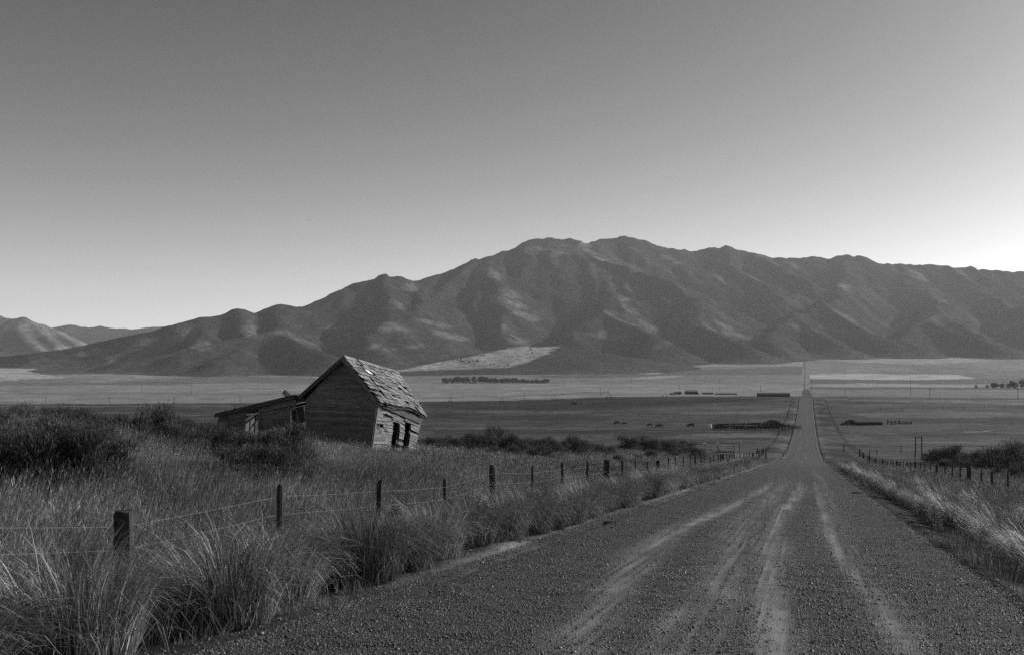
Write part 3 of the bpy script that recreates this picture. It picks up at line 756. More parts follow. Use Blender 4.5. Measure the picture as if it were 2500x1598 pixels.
mb = MB(); mb.quadbox(LBb, LBb + dep, LTb + dep - Vector((0, 0, .1)), LTb, (-1, 0, 0), .03); mb.build("end_wall", MAT['darkwood'], lean, ORG)
# window frame with the broken sash hanging in it
for (a, b) in (((win[0], win[2] - .03), (win[0], win[3] + .02)), ((win[1], win[2] - .03), (win[1], win[3] + .02)), ((win[0] - .05, win[3] + .02), (win[1] + .1, win[3] + .035))):
    tr(LW(*a), LW(*b), .10, "window_frame", lean, FN, .04)
for a, b, w in (((.355, .47), (.52, .80), .06), ((.40, .44), (.405, .78), .05), ((.45, .62), (.475, .72), .09), ((.36, .52), (.42, .48), .10), ((.47, .69), (.53, .88), .06)):
    tr(LW(*a), LW(*b), w, "broken_sash", lean, FN, -.03)
tr(LW(.895, 0), LW(.905, .93), .08, "door_jamb", lean, FN, .05); tr(LW(1.015, .05), LW(1.01, .80), .09, "door_jamb", lean, FN, .05)
mb = MB(); mb.quadbox(*[LW(*t_) - FN * .25 for t_ in ((.9, 0), (1.05, 0), (1.05, .85), (.9, .85))], FN, .03); dr = mb.build("door", MAT['darkwood'], lean, ORG)
for k in range(5): tr(LW(.925, .36 + .1 * k), LW(.985, .36 + .1 * k), .05, "door_slat", lean, FN, -.2, MAT['darkwood'])
# shed roof
o1 = FN * .22
RT = [LTb + gd * .12 + o1 + Vector((0, 0, .02)), LTa + o1 + Vector((0, 0, .03)), LTa + dep, LTb + dep + gd * .12]
mb = MB(); NLr = 9
mb.quadbox(RT[0], RT[1], RT[2], RT[3], (0, 0, 1), .04)
lr = mb.build("shed_roof", MAT['darkwood'], lean, ORG)
d0, d1 = RT[3] - RT[0], RT[2] - RT[1]
for k in range(NLr):
    a, b = k / NLr, (k + .95) / NLr
    sg = _hr.uniform(0, .03)
    q = [RT[0] + d0 * a, RT[1] + d1 * a, RT[1] + d1 * b, RT[0] + d0 * b]
    board("roof_plank", [p + Vector((0, 0, .045)) for p in q], (0, 0, 1), MAT['darkwood'], lean, ORG, .02 + sg)
board("fascia_board", [RT[0] - Vector((0, 0, .13)), RT[1] - Vector((0, 0, .16)), RT[1] + Vector((0, 0, .03)), RT[0] + Vector((0, 0, .03))], FN, MAT['darkwood'], lean, ORG, .03)
stick("loose_plank", P(693, 955, 48.2), P(716, 976, 48.6), .10, .22, MAT['darkwood'], lean, ORG)
for (a, b, w) in ((P(549, 1000, 49), P(556, 1006, 49), .05), (P(571, 996, 49.1), P(575, 1001, 49.1), .12), (P(573, 991, 49.2), P(577, 1001, 49.2), .03), (P(586, 991, 49.1), P(590, 998, 49.1), .06), (P(541, 1004, 49.1), P(549, 1007, 49.1), .05)):
    stick("broken_shingle", a, b, .02, w, MAT['darkwood'], lean, ORG)
for (a, b) in ((P(727, 968, 47.7), P(736, 976, 47.7)), (P(733, 966, 47.7), P(738, 978, 47.7)), (P(738, 968, 47.7), P(741, 979, 47.7)), (P(728, 979, 47.7), P(747, 978, 47.7))):
    stick("broken_lath", a, b, .03, .06, MAT['darkwood'], lean, ORG)
# ================================================================== fences
_fr = random.Random(5)
def post_mesh(h, r, top=.9, sides=8, seed=0, chamfer=True):
    g = random.Random(seed); V = []; Fc = []
    zs = [-.35, 0, h * .35, h * .7, h * .96, h]
    offs = [(0, 0)] + [(g.uniform(-.1, .1) * r, g.uniform(-.1, .1) * r) for _ in zs[1:]]
    prof = [g.uniform(.82, 1.12) for _ in range(sides)]
    for i, z in enumerate(zs):
        k = 1 - (1 - top) * z / h
        if i == len(zs) - 1: k *= .86
        for j in range(sides):
            a = 2 * math.pi * j / sides
            V.append((offs[i][0] + math.cos(a) * r * k * prof[j], offs[i][1] + math.sin(a) * r * k * prof[j] * .92, z + (g.uniform(-.02, .02) if i == len(zs) - 1 else 0)))
    for i in range(len(zs) - 1):
        for j in range(sides):
            a = i * sides + j; b = i * sides + (j + 1) % sides; Fc.append((a, b, b + sides, a + sides))
    Fc.append(tuple((len(zs) - 1) * sides + j for j in range(sides)))
    return mesh_of("post", V, Fc, MAT['post'])
def slim(h, r): return [post_mesh(h, r, .92, 7, s_) for s_ in range(4)]
thin = slim(1.0, .055); thick = [post_mesh(1.0, .12, .95, 9, 50 + s_) for s_ in range(3)]
def put_post(parent, org, x, y, ztop, r, thickone, lean=.02):
    me = _fr.choice(thick if thickone else thin); o = obj("post", me, parent)
    zb = gz(x, y); h = ztop - zb
    o.location = Vector((x, y, zb)) - org; base = .12 if thickone else .055
    o.scale = (r / base, r / base, h); o.rotation_euler = (_fr.gauss(0, lean), _fr.gauss(0, lean), _fr.uniform(0, 6))
    return Vector((x, y, ztop))
def fence(name, label, u0, t_first, n, sp, top_over, thick_at, tmax_wire, seed, overrides={}):
    x, y = xy(u0, t_first); org = Vector((x, y, gz(x, y)))
    f = empty(name, org, label, "fence")
    tops = []
    for i in range(n):
        t = t_first + sp * i + (_fr.uniform(-.12, .12) if i > 14 else 0); u = u0 + _fr.gauss(0, .04)
        x, y = xy(u, t)
        if y < 1 or (t > 200 and i % 2): continue
        road = float(road_e(np.array([-1.0]), np.array([t]))[0]) + EYE
        zt = road + overrides.get(i, (top_over(t) + _fr.uniform(-.06, .06),))[0]
        zt = max(zt, gz(x, y) + .8) if y < 100 else gz(x, y) + 1.25 + _fr.uniform(-.05, .08)
        big = i in thick_at or (i > 14 and _fr.random() < .12)
        r = overrides.get(i, (0, None))[1] if i in overrides else (.12 if big else _fr.uniform(.05, .07)) * (.7 if t > 200 else 1)
        tops.append(put_post(f, org, x, y, zt, r, big))
    # wires sag a little from post to post
    for k, dz in enumerate((.20, .48, .76, 1.0)):
        pts = []
        for a, b in zip(tops[:-1], tops[1:]):
            if a.y > tmax_wire: break
            for s_ in (0, .25, .5, .75):
                p = a.lerp(b, s_); p.z -= dz + .012 * 4 * s_ * (1 - s_) * (1 + .4 * math.sin(a.x * 7 + k)); pts.append(p)
        mb = MB(); mb.tube(pts, .0017, 4, False)
        for a, b in zip(pts[:-1], pts[1:]):                      # barbs, where they are close enough to show
            if a.y > 30: break
            for s_ in (.1, .3, .5, .7, .9):
                q = a.lerp(b, s_); v = Vector((_fr.uniform(-1, 1), _fr.uniform(-1, 1), 1.2)).normalized() * .016; mb.bar(q - v, q + v, .003, .003)
        mb.build("wire", MAT['wire'], f, org)
    # barbs on the strands close by
    return f
fence("roadside_fence", "barbed wire fence on wooden posts running beside the road in front of the cabin", -8.0, 10.2 - 3.8 * 3, 152, 3.8,
      lambda t: 1.02 + .10 * math.sin(t * .21), {3, 7, 11, 15, 20, 26, 31}, 120, 1, {3: (.80, .115), 7: (1.12, .10)})
fence("roadside_fence", "barbed wire fence on weathered posts along the ditch opposite the cabin", 9.0, 48 - 3.78 * 8, 142, 3.78,
      lambda t: .86 + .08 * math.sin(t * .3), {12, 16, 20, 25, 30}, 120, 2, {12: (.95, .17)})
def field_fence(label, pts, sp, h):
    A = [hit(*p) for p in pts]; org = A[0].copy(); f = empty("pasture_fence", org, label, "fence")
    tops = []
    for a, b in zip(A[:-1], A[1:]):
        n = max(1, int((b - a).length / sp))
        for i in range(n):
            p = a.lerp(b, i / n); z = gz(p.x, p.y); tops.append(put_post(f, org, p.x, p.y, z + h, .09, False))
    for dz in (.1, .55):
        MB().tube([p - Vector((0, 0, dz)) for p in tops], .012, 3, False).build("wire", MAT['metal'], f, org)
field_fence("thin pasture fence crossing the pale strip beyond the collapsed barn", [(2150, 1001), (2500, 997), (2650, 996)], 11, 1.5)
field_fence("thin pasture fence crossing the dark grazing land left of the road crest", [(1140, 1009), (1500, 1014), (1860, 1010), (1945, 1008)], 10, 1.4)
field_fence("low pasture fence at the foot of the slope behind the ditch posts", [(2060, 1101), (2200, 1104), (2400, 1106), (2560, 1108)], 9, 1.5)

# ================================================================== pipe corral below the left fence
c0 = hit(1740, 1118); YC = c0.y
cor = empty("pipe_corral", c0, "dark metal pipe corral with overhead frame and loading ramp below the slope", "corral")
def pc(px, py, dy=0): return P(px, py, YC + dy)
def pipe(name, pts, r, mat='metal'): return MB().tube([Vector(p) for p in pts], r, 6).build(name, MAT[mat], cor, c0)
for x, top in ((1721, 1081), (1751, 1081), (1792, 1081), (1805, 1081)):
    p = pc(x, top); pipe("upright", [(p.x, p.y, gz(p.x, p.y) - .2), p], .05)
pipe("top_rail", [pc(1682, 1083), pc(1721, 1083)], .04); pipe("top_rail", [pc(1721, 1081), pc(1805, 1081)], .05)
pipe("side_rail", [pc(1721, 1096), pc(1740, 1096)], .04); pipe("side_rail", [pc(1751, 1100), pc(1792, 1100)], .035); pipe("side_rail", [pc(1772, 1093), pc(1792, 1093)], .03)
pipe("upright", [pc(1755, 1092), pc(1757, 1104)], .09); pipe("upright", [pc(1736, 1086), pc(1736, 1097)], .03)
for x in (1721, 1751): MB().box(pc(x, 1081), .35, .25, .14, .4).build("end_plate", MAT['white'], cor, c0)
MB().box(pc(1735, 1093), .06, .06, .3).build("tag_plate", MAT['white'], cor, c0)
MB().bar(pc(1735, 1102), pc(1793, 1103), .12, .16).build("ramp_beam", MAT['metal'], cor, c0)
MB().bar(pc(1793, 1103.5), pc(1814, 1103.5), .25, .12).build("ramp_plate", MAT['roofmetal'], cor, c0)
for k in range(3): pipe("gate_rail", [pc(1793, 1107 + 3 * k, 2), pc(1850, 1108 + 3 * k, 12)], .03)
for x in (1849, 1870):
    p = pc(x, 1093, 14); MB().bar((p.x, p.y, gz(p.x, p.y) - .2), p, .16, .16).build("gate_post", MAT['post'], cor, c0)
pipe("gate_rail", [pc(1849, 1100, 14), pc(1870, 1100, 14)], .04); pipe("gate_rail", [pc(1870, 1093, 14), pc(1900, 1093, 14)], .035)

# H frame on the right
hf0 = hit(2243, 1120); YH = hf0.y
hf = empty("timber_h_frame", hf0, "tall timber frame of two posts with a crossbar and braces above the ditch fence", "frame")
for x in (2235.5, 2250):
    a = P(x - (1.5 if x < 2240 else -.5), 1122, YH); b = P(x, 1066, YH); MB().bar((a.x, a.y, gz(a.x, a.y) - .2), b, .13, .13).build("upright", MAT['post'], hf, hf0)
MB().bar(P(2234, 1066.5, YH), P(2252, 1066.5, YH), .13, .13).build("crossbar", MAT['post'], hf, hf0)
for x, s_ in ((2236, -3), (2250, 3)): MB().bar(P(x, 1095, YH), P(x + s_, 1113, YH), .09, .09).build("brace", MAT['post'], hf, hf0)
# field gate on the right
g0 = hit(2125, 1112); gt = empty("field_gate", g0, "small brace gate in the low pasture fence beside the road", "gate")
for x in (2123, 2141): MB().bar(P(x, 1113, g0.y), P(x, 1097, g0.y), .09, .09).build("gate_post", MAT['post'], gt, g0)
MB().bar(P(2123, 1099, g0.y), P(2141, 1099, g0.y), .06, .06).build("gate_rail", MAT['post'], gt, g0)

# ================================================================== sheds, barns, farm buildings
def shed(name, label, cat, px0, px1, base, top, depth, gable=False, roofm='shed', wallm='shed', over=.25, rr=.3, group=None, opening=True, slump=0.0):
    c = hit((px0 + px1) / 2, base); Yb = c.y
    a = P(px0, base, Yb); b = P(px1, base, Yb); w = b.x - a.x; h = (base - top) / F * Yb
    s_ = empty(name, c, label, cat, group)
    zb = c.z - .3; wh = h * (1 - rr) + .3; cx = c.x
    mb = MB(); y1 = depth
    mb.box((cx, Yb + y1 / 2, zb + wh / 2), w, y1, wh); mb.build("wall", MAT[wallm], s_, c)
    zt = zb + wh; L, R_ = cx - w / 2 - over, cx + w / 2 + over; Y0, Y1 = Yb - over, Yb + y1 + over; rh = h * rr
    V = [(L, Y0, zt), (R_, Y0, zt - slump), (R_, Y1, zt - slump), (L, Y1, zt), (L, (Y0 + Y1) / 2, zt + rh), (R_, (Y0 + Y1) / 2, zt + rh - slump)]
    if gable:   # ridge along the view
        V = [(L, Y0, zt), (R_, Y0, zt), (R_, Y1, zt), (L, Y1, zt), (cx, Y0, zt + rh), (cx, Y1, zt + rh)]
        Fc = [(0, 4, 5, 3), (1, 2, 5, 4), (0, 1, 4), (2, 3, 5), (3, 2, 1, 0)]
    else: Fc = [(0, 1, 5, 4), (2, 3, 4, 5), (1, 2, 5), (3, 0, 4), (3, 2, 1, 0)]
    obj("roof", mesh_of("roof", [Vector(v) - c for v in V], Fc, MAT[roofm]), s_)
    if opening:
        MB().box((cx - w * .2, Yb - .02, zb + wh * .45), w * .16, .06, wh * .75).build("door", MAT['darkwood'], s_, c)
        MB().box((cx + w * .22, Yb - .02, zb + wh * .6), w * .12, .06, wh * .3).build("window", MAT['darkwood'], s_, c)
    return s_
shed("long_low_barn", "long low dark barn with a flat-pitched roof beside the road crest", "barn", 1853, 1929, 967.5, 957.5, 9, False, 'shed', 'shed', .3, .35)
shed("farm_shed", "dark square shed under a high open roof frame among the farm buildings", "shed", 1674, 1704, 962, 953.5, 9, False, 'shed', 'shed', .1, .2)
fr0 = hit(1689, 962); frm = empty("open_roof_frame", fr0 + Vector((0, -6, 0)), "thin open roof frame standing over the dark square shed", "frame"); fo = fr0 + Vector((0, -6, 0))
for x in (1674.5, 1701): MB().bar(P(x, 962, fo.y), P(x, 951, fo.y), .35, .35).build("upright", MAT['shed'], frm, fo)
MB().bar(P(1674, 951.5, fo.y), P(1701.5, 951.5, fo.y), .4, .7).build("roof_beam", MAT['shed'], frm, fo)
shed("farm_shed", "small dark shed next to the pale-roofed shack at the farm", "shed", 1648, 1664, 961.5, 955, 8, False, 'shed', 'shed', .2, .3)
shed("farm_shack", "tiny shack with a bright tin gable roof at the left end of the farm", "shack", 1637, 1647, 963, 956.5, 7, True, 'roofmetal', 'shed', .2, .6, None, False)
shed("white_tank_shed", "small white cube-shaped shed right of the square farm shed", "shed", 1704.5, 1708, 962, 956, 4, False, 'white', 'white', .05, .1, None, False)
shed("low_hay_row", "low dark row of stacked bales stretching right of the farm sheds", "hay", 1716, 1742, 961.5, 957, 6, False, 'shed', 'shed', .05, .2, None, False)
shed("low_hay_row", "very low dark line of bales between the farm and the long barn", "hay", 1748, 1800, 962.5, 959, 5, False, 'shed', 'shed', .05, .2, None, False)
# collapsed barn on the right
bn = shed("collapsed_barn", "long collapsed barn with sagging dark roof on the pasture right of the road", "barn", 2088, 2155, 1037, 1023.5, 5.5, False, 'shed', 'shed', .15, .45, None, False, .35)
hp0 = hit(2070, 1037)
heap = empty("barn_wreckage", hp0, "fallen roof rafters heaped at the end of the collapsed barn", "wreckage")
for (x0, y0_, x1, y1_) in ((2052, 1036, 2073, 1024), (2073, 1024, 2090, 1032), (2056, 1030, 2056, 1037), (2062, 1034, 2092, 1027), (2070, 1036, 2088, 1025), (2055, 1034, 2075, 1032)):
    MB().bar(P(x0, y0_, hp0.y + _fr.uniform(-1, 2)), P(x1, y1_, hp0.y + _fr.uniform(0, 3)), .35, .35).build("rafter", MAT['shed'], heap, hp0)
mb = MB(); mb.quadbox(P(2052, 1037.5, hp0.y), P(2092, 1037.5, hp0.y), P(2088, 1028, hp0.y + 2), P(2066, 1027, hp0.y + 2), (0, -1, .3), .4); mb.build("roof_slab", MAT['shed'], heap, hp0)
pn0 = hit(2190, 1035)
pen = empty("broken_stock_pen", pn0, "broken wooden stock pen right of the collapsed barn", "pen")
for x, tp in ((2167, 1023), (2176, 1028), (2185, 1027), (2196, 1025), (2213, 1028), (2225, 1025)):
    b = P(x, tp, pn0.y); MB().bar((b.x, b.y, gz(b.x, b.y) - .1), b, .25, .25).build("post", MAT['shed'], pen, pn0)
for x0, x1, yy in ((2160, 2226, 1030.5), (2167, 2196, 1027), (2176, 2226, 1033)): MB().bar(P(x0, yy, pn0.y), P(x1, yy - .5, pn0.y), .1, .22).build("rail", MAT['shed'], pen, pn0)
mb = MB(); mb.quadbox(P(2192, 1037, pn0.y - 2), P(2210, 1037, pn0.y - 2), P(2210, 1033.5, pn0.y), P(2196, 1033.5, pn0.y), (0, -1, .4), .3); mb.build("feed_trough", MAT['shed'], pen, pn0)

# old corral on the left of the road
oc0 = hit(1835, 1049)
oc = empty("old_timber_corral", oc0, "old timber corral of leaning rails and posts beside the road below the crest", "corral")
for i in range(24):
    x = 1742 + i * 8.4 + _fr.uniform(-2, 2); tp = 1036 + _fr.uniform(-3, 3); p = P(x, tp, oc0.y + _fr.uniform(-4, 4))
    MB().bar((p.x, p.y, gz(p.x, p.y) - .1), p, .22, .22).build("post", MAT['shed'], oc, oc0)
for yy in (1037, 1039.5, 1042, 1045):
    for x in range(1740, 1930, 27):
        MB().bar(P(x, yy + _fr.uniform(-1, 1), oc0.y + _fr.uniform(-3, 3)), P(x + 29, yy + _fr.uniform(-1, 1), oc0.y + _fr.uniform(-3, 3)), .12, .25).build("rail", MAT['shed'], oc, oc0)
for a in range(3):
    mb = MB(); x = 1745 + a * 38; mb.quadbox(P(x, 1044, oc0.y + 5), P(x + 36, 1044, oc0.y + 5), P(x + 36, 1032 - a, oc0.y + 6), P(x, 1034 - a, oc0.y + 6), (0, -1, 0), .2); mb.build("board_panel", MAT['shed'], oc, oc0)
shed("corral_shed", "dark shed with a pointed roof at the right end of the old corral", "shed", 1872, 1914, 1043, 1025, 6, True, 'shed', 'shed', .4, .6, None, False)
w0 = hit(1733, 1042); wt = empty("white_water_tank", w0, "small pale water tank standing at the left end of the old corral", "tank")
MB().tube([w0 + Vector((0, 0, -.1)), w0 + Vector((0, 0, 1.0))], .6, 10).build("drum", MAT['white'], wt, w0); MB().bar(w0 + Vector((-.6, 0, .2)), w0 + Vector((-1.4, 0, .3)), .25, .25).build("inlet_pipe", MAT['white'], wt, w0)
sp0 = hit(1812, 1042); sn = empty("pale_signboard_post", sp0, "pale upright board standing above the rails of the old corral", "post")
MB().bar(sp0, P(1812, 1027, sp0.y), .2, .2).build("upright", MAT['stone'], sn, sp0); MB().box(P(1812, 1027, sp0.y - .2), .55, .1, 1.1).build("panel", MAT['white'], sn, sp0)

# culvert ends by the road
for px, py, lab in ((1914, 1116, "white painted concrete culvert end at the cabin side of the road"), (2021, 1116, "white painted concrete culvert end at the ditch side of the road")):
    p = hit(px, py + 3); c = empty("culvert_headwall", p, lab, "culvert"); w = 12 / F * p.y
    MB().box(p + Vector((0, 0, .12)), w, .3, .22).build("headwall", MAT['white'], c, p); MB().box(p + Vector((0, .2, -.05)), w * .6, .3, .3).build("pipe_mouth", MAT['shed'], c, p)

# ================================================================== utility poles, irrigation machine
def pole(px, base, top, label, group, Yd=None, h=9.5):
    Yp = Yd or h * F / (base - top); x = (px - 1250) / F * Yp; z = gz(x, Yp); org = Vector((x, Yp, z))
    p = empty("utility_pole", org, label, "pole", group)
    top_z = (HOR - top) / F * Yp + EYE
    MB().tube([org + Vector((0, 0, -1)), (x, Yp, top_z)], [.22, .16], 6).build("shaft", MAT['post'], p, org)
    MB().bar((x - 1.1, Yp, top_z - .6), (x + 1.1, Yp, top_z - .6), .14, .14).build("crossarm", MAT['post'], p, org)
    for dx in (-.9, 0, .9): MB().tube([(x + dx, Yp, top_z - .55), (x + dx, Yp, top_z - .25 + (.3 if dx == 0 else 0))], .08, 5).build("insulator", MAT['stone'], p, org)
    return Vector((x, Yp, top_z - .3))
lineA = [pole(*q, "wooden utility pole in the line along the near edge of the pale field", "utility poles along the near field edge", None, 8.5) for q in
  ((112, 987, 968), (267, 988, 966), (425, 986, 966), (586, 983.5, 963.5), (1100, 980, 960), (1280, 977, 957), (1466, 966, 947), (1658, 957, 938), (1857, 958, 939.5), (2063, 969, 950), (2270, 972, 949), (2485, 972, 946))]
for q in ((227, 948, 935), (345, 946, 932), (468, 943, 928), (630, 940, 925), (1540, 939, 923), (1756, 938, 923.5), (1982, 943, 923), (2223, 941, 920)):
    pole(*q, "thin utility pole in the line crossing the middle of the valley", "utility poles across the valley", None, 10.5)
# centre pivot irrigation
pv = [(1030, 980.5), (1100, 979.5), (1225, 981), (1355, 976.5), (1487, 971), (1623, 968.5)]
tw = [hit(*p) for p in pv]
o0 = tw[0]; piv = empty("irrigation_pivot", o0, "long centre pivot irrigation machine spanning the edge of the dark field", "irrigation machine")
hh = 8.5 / F
tops = [Vector((p.x, p.y, p.z + (3.0 if i == 0 else 3.9 if i == 1 else 3.9))) for i, p in enumerate(tw)]
for a, b in zip(tops[:-1], tops[1:]):
    pts = [a.lerp(b, k / 12) + Vector((0, 0, 1.1 * 4 * (k / 12) * (1 - k / 12))) for k in range(13)]
    MB().tube(pts, .11, 5).build("span_pipe", MAT['metal'], piv, o0)
    mb = MB()
    for k in range(1, 12, 2):
        q = pts[k] - Vector((0, 0, .9)); mb.bar(pts[k - 1], q, .08, .08); mb.bar(q, pts[k + 1], .08, .08)
    mb.build("truss", MAT['metal'], piv, o0)
for p, q in zip(tops[1:], tw[1:]):
    mb = MB(); mb.bar(p, q + Vector((-1.6, 0, .4)), .12, .12).bar(p, q + Vector((1.6, 0, .4)), .12, .12).bar(q + Vector((-1.7, 0, .45)), q + Vector((1.7, 0, .45)), .14, .14)
    t_ = mb.build("tower", MAT['metal'], piv, o0)
    for s_ in (-1.6, 1.6): MB().tube([q + Vector((s_, -.15, .5)), q + Vector((s_, .15, .5))], .55, 10).build("wheel", MAT['hide'], piv, o0)

# ================================================================== cattle
def cow_mesh(name, graze, seed):
    g = random.Random(seed)
    J = {'tail': (-1.0, 0, 1.15), 'rump': (-.85, 0, 1.12), 'mid': (-.1, 0, .98), 'sh': (.65, 0, 1.08), 'neck': (1.0, 0, .95 if graze else 1.2), 'poll': (1.32, 0, .45 if graze else 1.42), 'muz': (1.42, 0, .12 if graze else 1.22),
         't2': (-1.06, .02, .75), 't3': (-1.04, .03, .42)}
    for sx, px_, hz in (('r', -.78, .62), ('f', .62, .58)):
        for sy, yy in (('l', .24), ('t', -.24)):
            k = g.uniform(-.12, .12)
            J[sx + sy + '1'] = (px_ + (.05 if sx == 'r' else 0), yy * .8, .8); J[sx + sy + '2'] = (px_ + k * .6 - (.12 if sx == 'r' else 0), yy, .42); J[sx + sy + '3'] = (px_ + k, yy, .0)
    Ed = [('rump', 'tail'), ('tail', 't2'), ('t2', 't3'), ('rump', 'mid'), ('mid', 'sh'), ('sh', 'neck'), ('neck', 'poll'), ('poll', 'muz')]
    for sx, root in (('r', 'rump'), ('f', 'sh')):
        for sy in 'lt': Ed += [(root, sx + sy + '1'), (sx + sy + '1', sx + sy + '2'), (sx + sy + '2', sx + sy + '3')]
    R = {'tail': .14, 'rump': .34, 'mid': .40, 'sh': .36, 'neck': .22, 'poll': .15, 'muz': .09, 't2': .03, 't3': .04}
    names = list(J); idx = {n: i for i, n in enumerate(names)}
    me = bpy.data.meshes.new(name); me.from_pydata([J[n] for n in names], [(idx[a], idx[b]) for a, b in Ed], []); me.update()
    me.materials.append(MAT['hide'])
    return me, names, R, idx
def cow(px, py, face, graze, seed, label, group, sc=1.0):
    p = hit(px, py); me, names, R, idx = cow_mesh("cow", graze, seed)
    o = obj("grazing_cow", me, None, p); tag(o, label, "cow", group)
    o.modifiers.new("skin", 'SKIN'); o.modifiers.new("sub", 'SUBSURF').levels = 1
    o.modifiers["sub"].render_levels = 1
    for n in names:
        r = R.get(n, .12 if n.endswith('1') else .07 if n.endswith('2') else .055)
        sv = me.skin_vertices[0].data[idx[n]]; sv.radius = (r, r)
        sv.use_root = (n == 'mid')
    o.rotation_euler = (0, 0, face); sc *= .92; o.scale = (sc, sc, sc)
lab = "black cow grazing with lowered head on the dark pasture"
CG = "black cattle grazing on the pasture"
cow(1506, 1036, 3.3, True, 1, lab, CG); cow(1524, 1037, 3.0, True, 2, lab, CG, .9); cow(1586, 1041, 3.4, True, 3, lab, CG, .9)
cow(1607, 1043, 2.6, True, 4, lab, CG, .9); cow(1613, 1042, .5, True, 5, lab, CG, .9); cow(1687, 1043, 3.2, True, 6, lab, CG, 1.15)
lab2 = "black cow standing on the near-black field under the irrigation machine"
cow(1400, 987.5, .2, False, 7, lab2, "cattle below the irrigation machine"); cow(1405, 987.5, .1, False, 8, lab2, "cattle below the irrigation machine"); cow(1449, 987.5, 1.0, False, 9, lab2, "cattle below the irrigation machine")
# one bird far off over the cabin
bp = P(755, 537.5, 210)
V = [(-.18, 0, 0), (.16, 0, .02), (0, .05, .0), (0, -.05, .0), (0, 0, .05), (0, 0, -.05), (.02, .42, .06), (-.08, .40, .06), (.02, -.42, .02), (-.08, -.40, .02), (-.3, .05, 0), (-.3, -.05, 0)]
Fc = [(1, 2, 4), (1, 4, 3), (1, 5, 2), (1, 3, 5), (0, 4, 2), (0, 3, 4), (0, 2, 5), (0, 5, 3), (2, 6, 7, 0), (0, 9, 8, 3), (0, 10, 11)]
tag(obj("bird", mesh_of("bird", V, Fc, MAT['hide']), None, bp), "tiny dark bird gliding in the sky above the cabin", "bird").rotation_euler = (0, 0, .3)
# ================================================================== plants
def leaf_mat(name, g, trans=.3, rnd=.5, spec=.3, rough=.5, var_scale=.25, hi=1.0):
    m, nt, b, out = new_mat(name); oi = nt.nodes.new("ShaderNodeObjectInfo"); geo = nt.nodes.new("ShaderNodeNewGeometry")
    tc = nt.nodes.new("ShaderNodeTexCoord")
    k = math_n(nt, 'MULTIPLY', math_n(nt, 'MULTIPLY_ADD', oi.outputs["Random"], rnd, 1 - rnd / 2), math_n(nt, 'MULTIPLY_ADD', math_n(nt, 'POWER', geo.outputs["Random Per Island"], 4.0), hi, .6))
    wp = noise_n(nt, geo.outputs["Position"], var_scale, 3, .6)
    k = math_n(nt, 'MULTIPLY', k, remap(nt, wp, .35, .65, .55, 1.4))
    v = math_n(nt, 'MULTIPLY', k, g); set_grey(nt, b, v)
    b.inputs["Roughness"].default_value = rough; b.inputs["Specular IOR Level"].default_value = spec
    tl = nt.nodes.new("ShaderNodeBsdfTranslucent"); nt.links.new(v, tl.inputs[0])
    mx = nt.nodes.new("ShaderNodeMixShader"); mx.inputs[0].default_value = trans
    nt.links.new(b.outputs[0], mx.inputs[1]); nt.links.new(tl.outputs[0], mx.inputs[2]); nt.links.new(mx.outputs[0], out.inputs[0])
    return m
MAT['grass'] = leaf_mat('dry_grass', .16, .14, .5, .16, .45, .25, 3.8)
MAT['thatch_blocker'] = flat_mat('thatch_sun_block', .035, .4, 30)
MAT['sage'] = leaf_mat('sage_leaves', .105, .22, .3, .1, .7, .5)
MAT['bark'] = flat_mat('sage_bark', .07, .3, 20)
MAT['weed'] = leaf_mat('pale_weed', .35, .3, .3, .2, .6)
MAT['tree'] = leaf_mat('tree_leaves', .05, .2, .4, .1, .7, .05)

def strip(V, Fc, pts, w, side):
    """tapered ribbon through pts"""
    k = len(V); n = len(pts)
    for i, p in enumerate(pts):
        ww = w * (1 - .92 * (i / (n - 1)) ** 1.5) * .5
        V.append(p - side * ww); V.append(p + side * ww)
    for i in range(n - 1): Fc.append((k + 2*i, k + 2*i + 1, k + 2*i + 3, k + 2*i + 2))
def tall_clump(seed, n, rad, hmin, hmax, w, heads=.5, segs=3, lean=.18, wind=(.10, .02)):
    g = random.Random(seed); V = []; Fc = []
    for i in range(n):
        a = g.uniform(0, 6.283); r = rad * math.sqrt(g.random()); b = Vector((r * math.cos(a), r * math.sin(a), -.03))
        h = g.uniform(hmin, hmax); d = Vector((math.cos(a) * r / rad * lean + g.gauss(0, .13) + wind[0], math.sin(a) * r / rad * lean + g.gauss(0, .13) + wind[1], 1)).normalized()
        cv = Vector((g.gauss(0, .12) + wind[0], g.gauss(0, .12) + wind[1], -.04)); sd = Vector((math.cos(a + 1.2 + g.gauss(0, .8)), math.sin(a + 1.2 + g.gauss(0, .8)), 0))
        pts = [b + d * (h * s_ / segs) + cv * (h * (s_ / segs) ** 2) for s_ in range(segs + 1)]
        strip(V, Fc, pts, w * g.uniform(.7, 1.4), sd)
        if g.random() < heads:
            t = pts[-1]; dd = (pts[-1] - pts[-2]).normalized(); L = g.uniform(.05, .11); s2 = sd * w * g.uniform(.6, 1.0); k = len(V)
            V += [t - dd * .02, t + dd * L * .4 + s2, t + dd * L, t + dd * L * .4 - s2]; Fc.append((k, k+1, k+2, k+3))
    return mesh_of("clump", V, Fc, MAT['grass'])
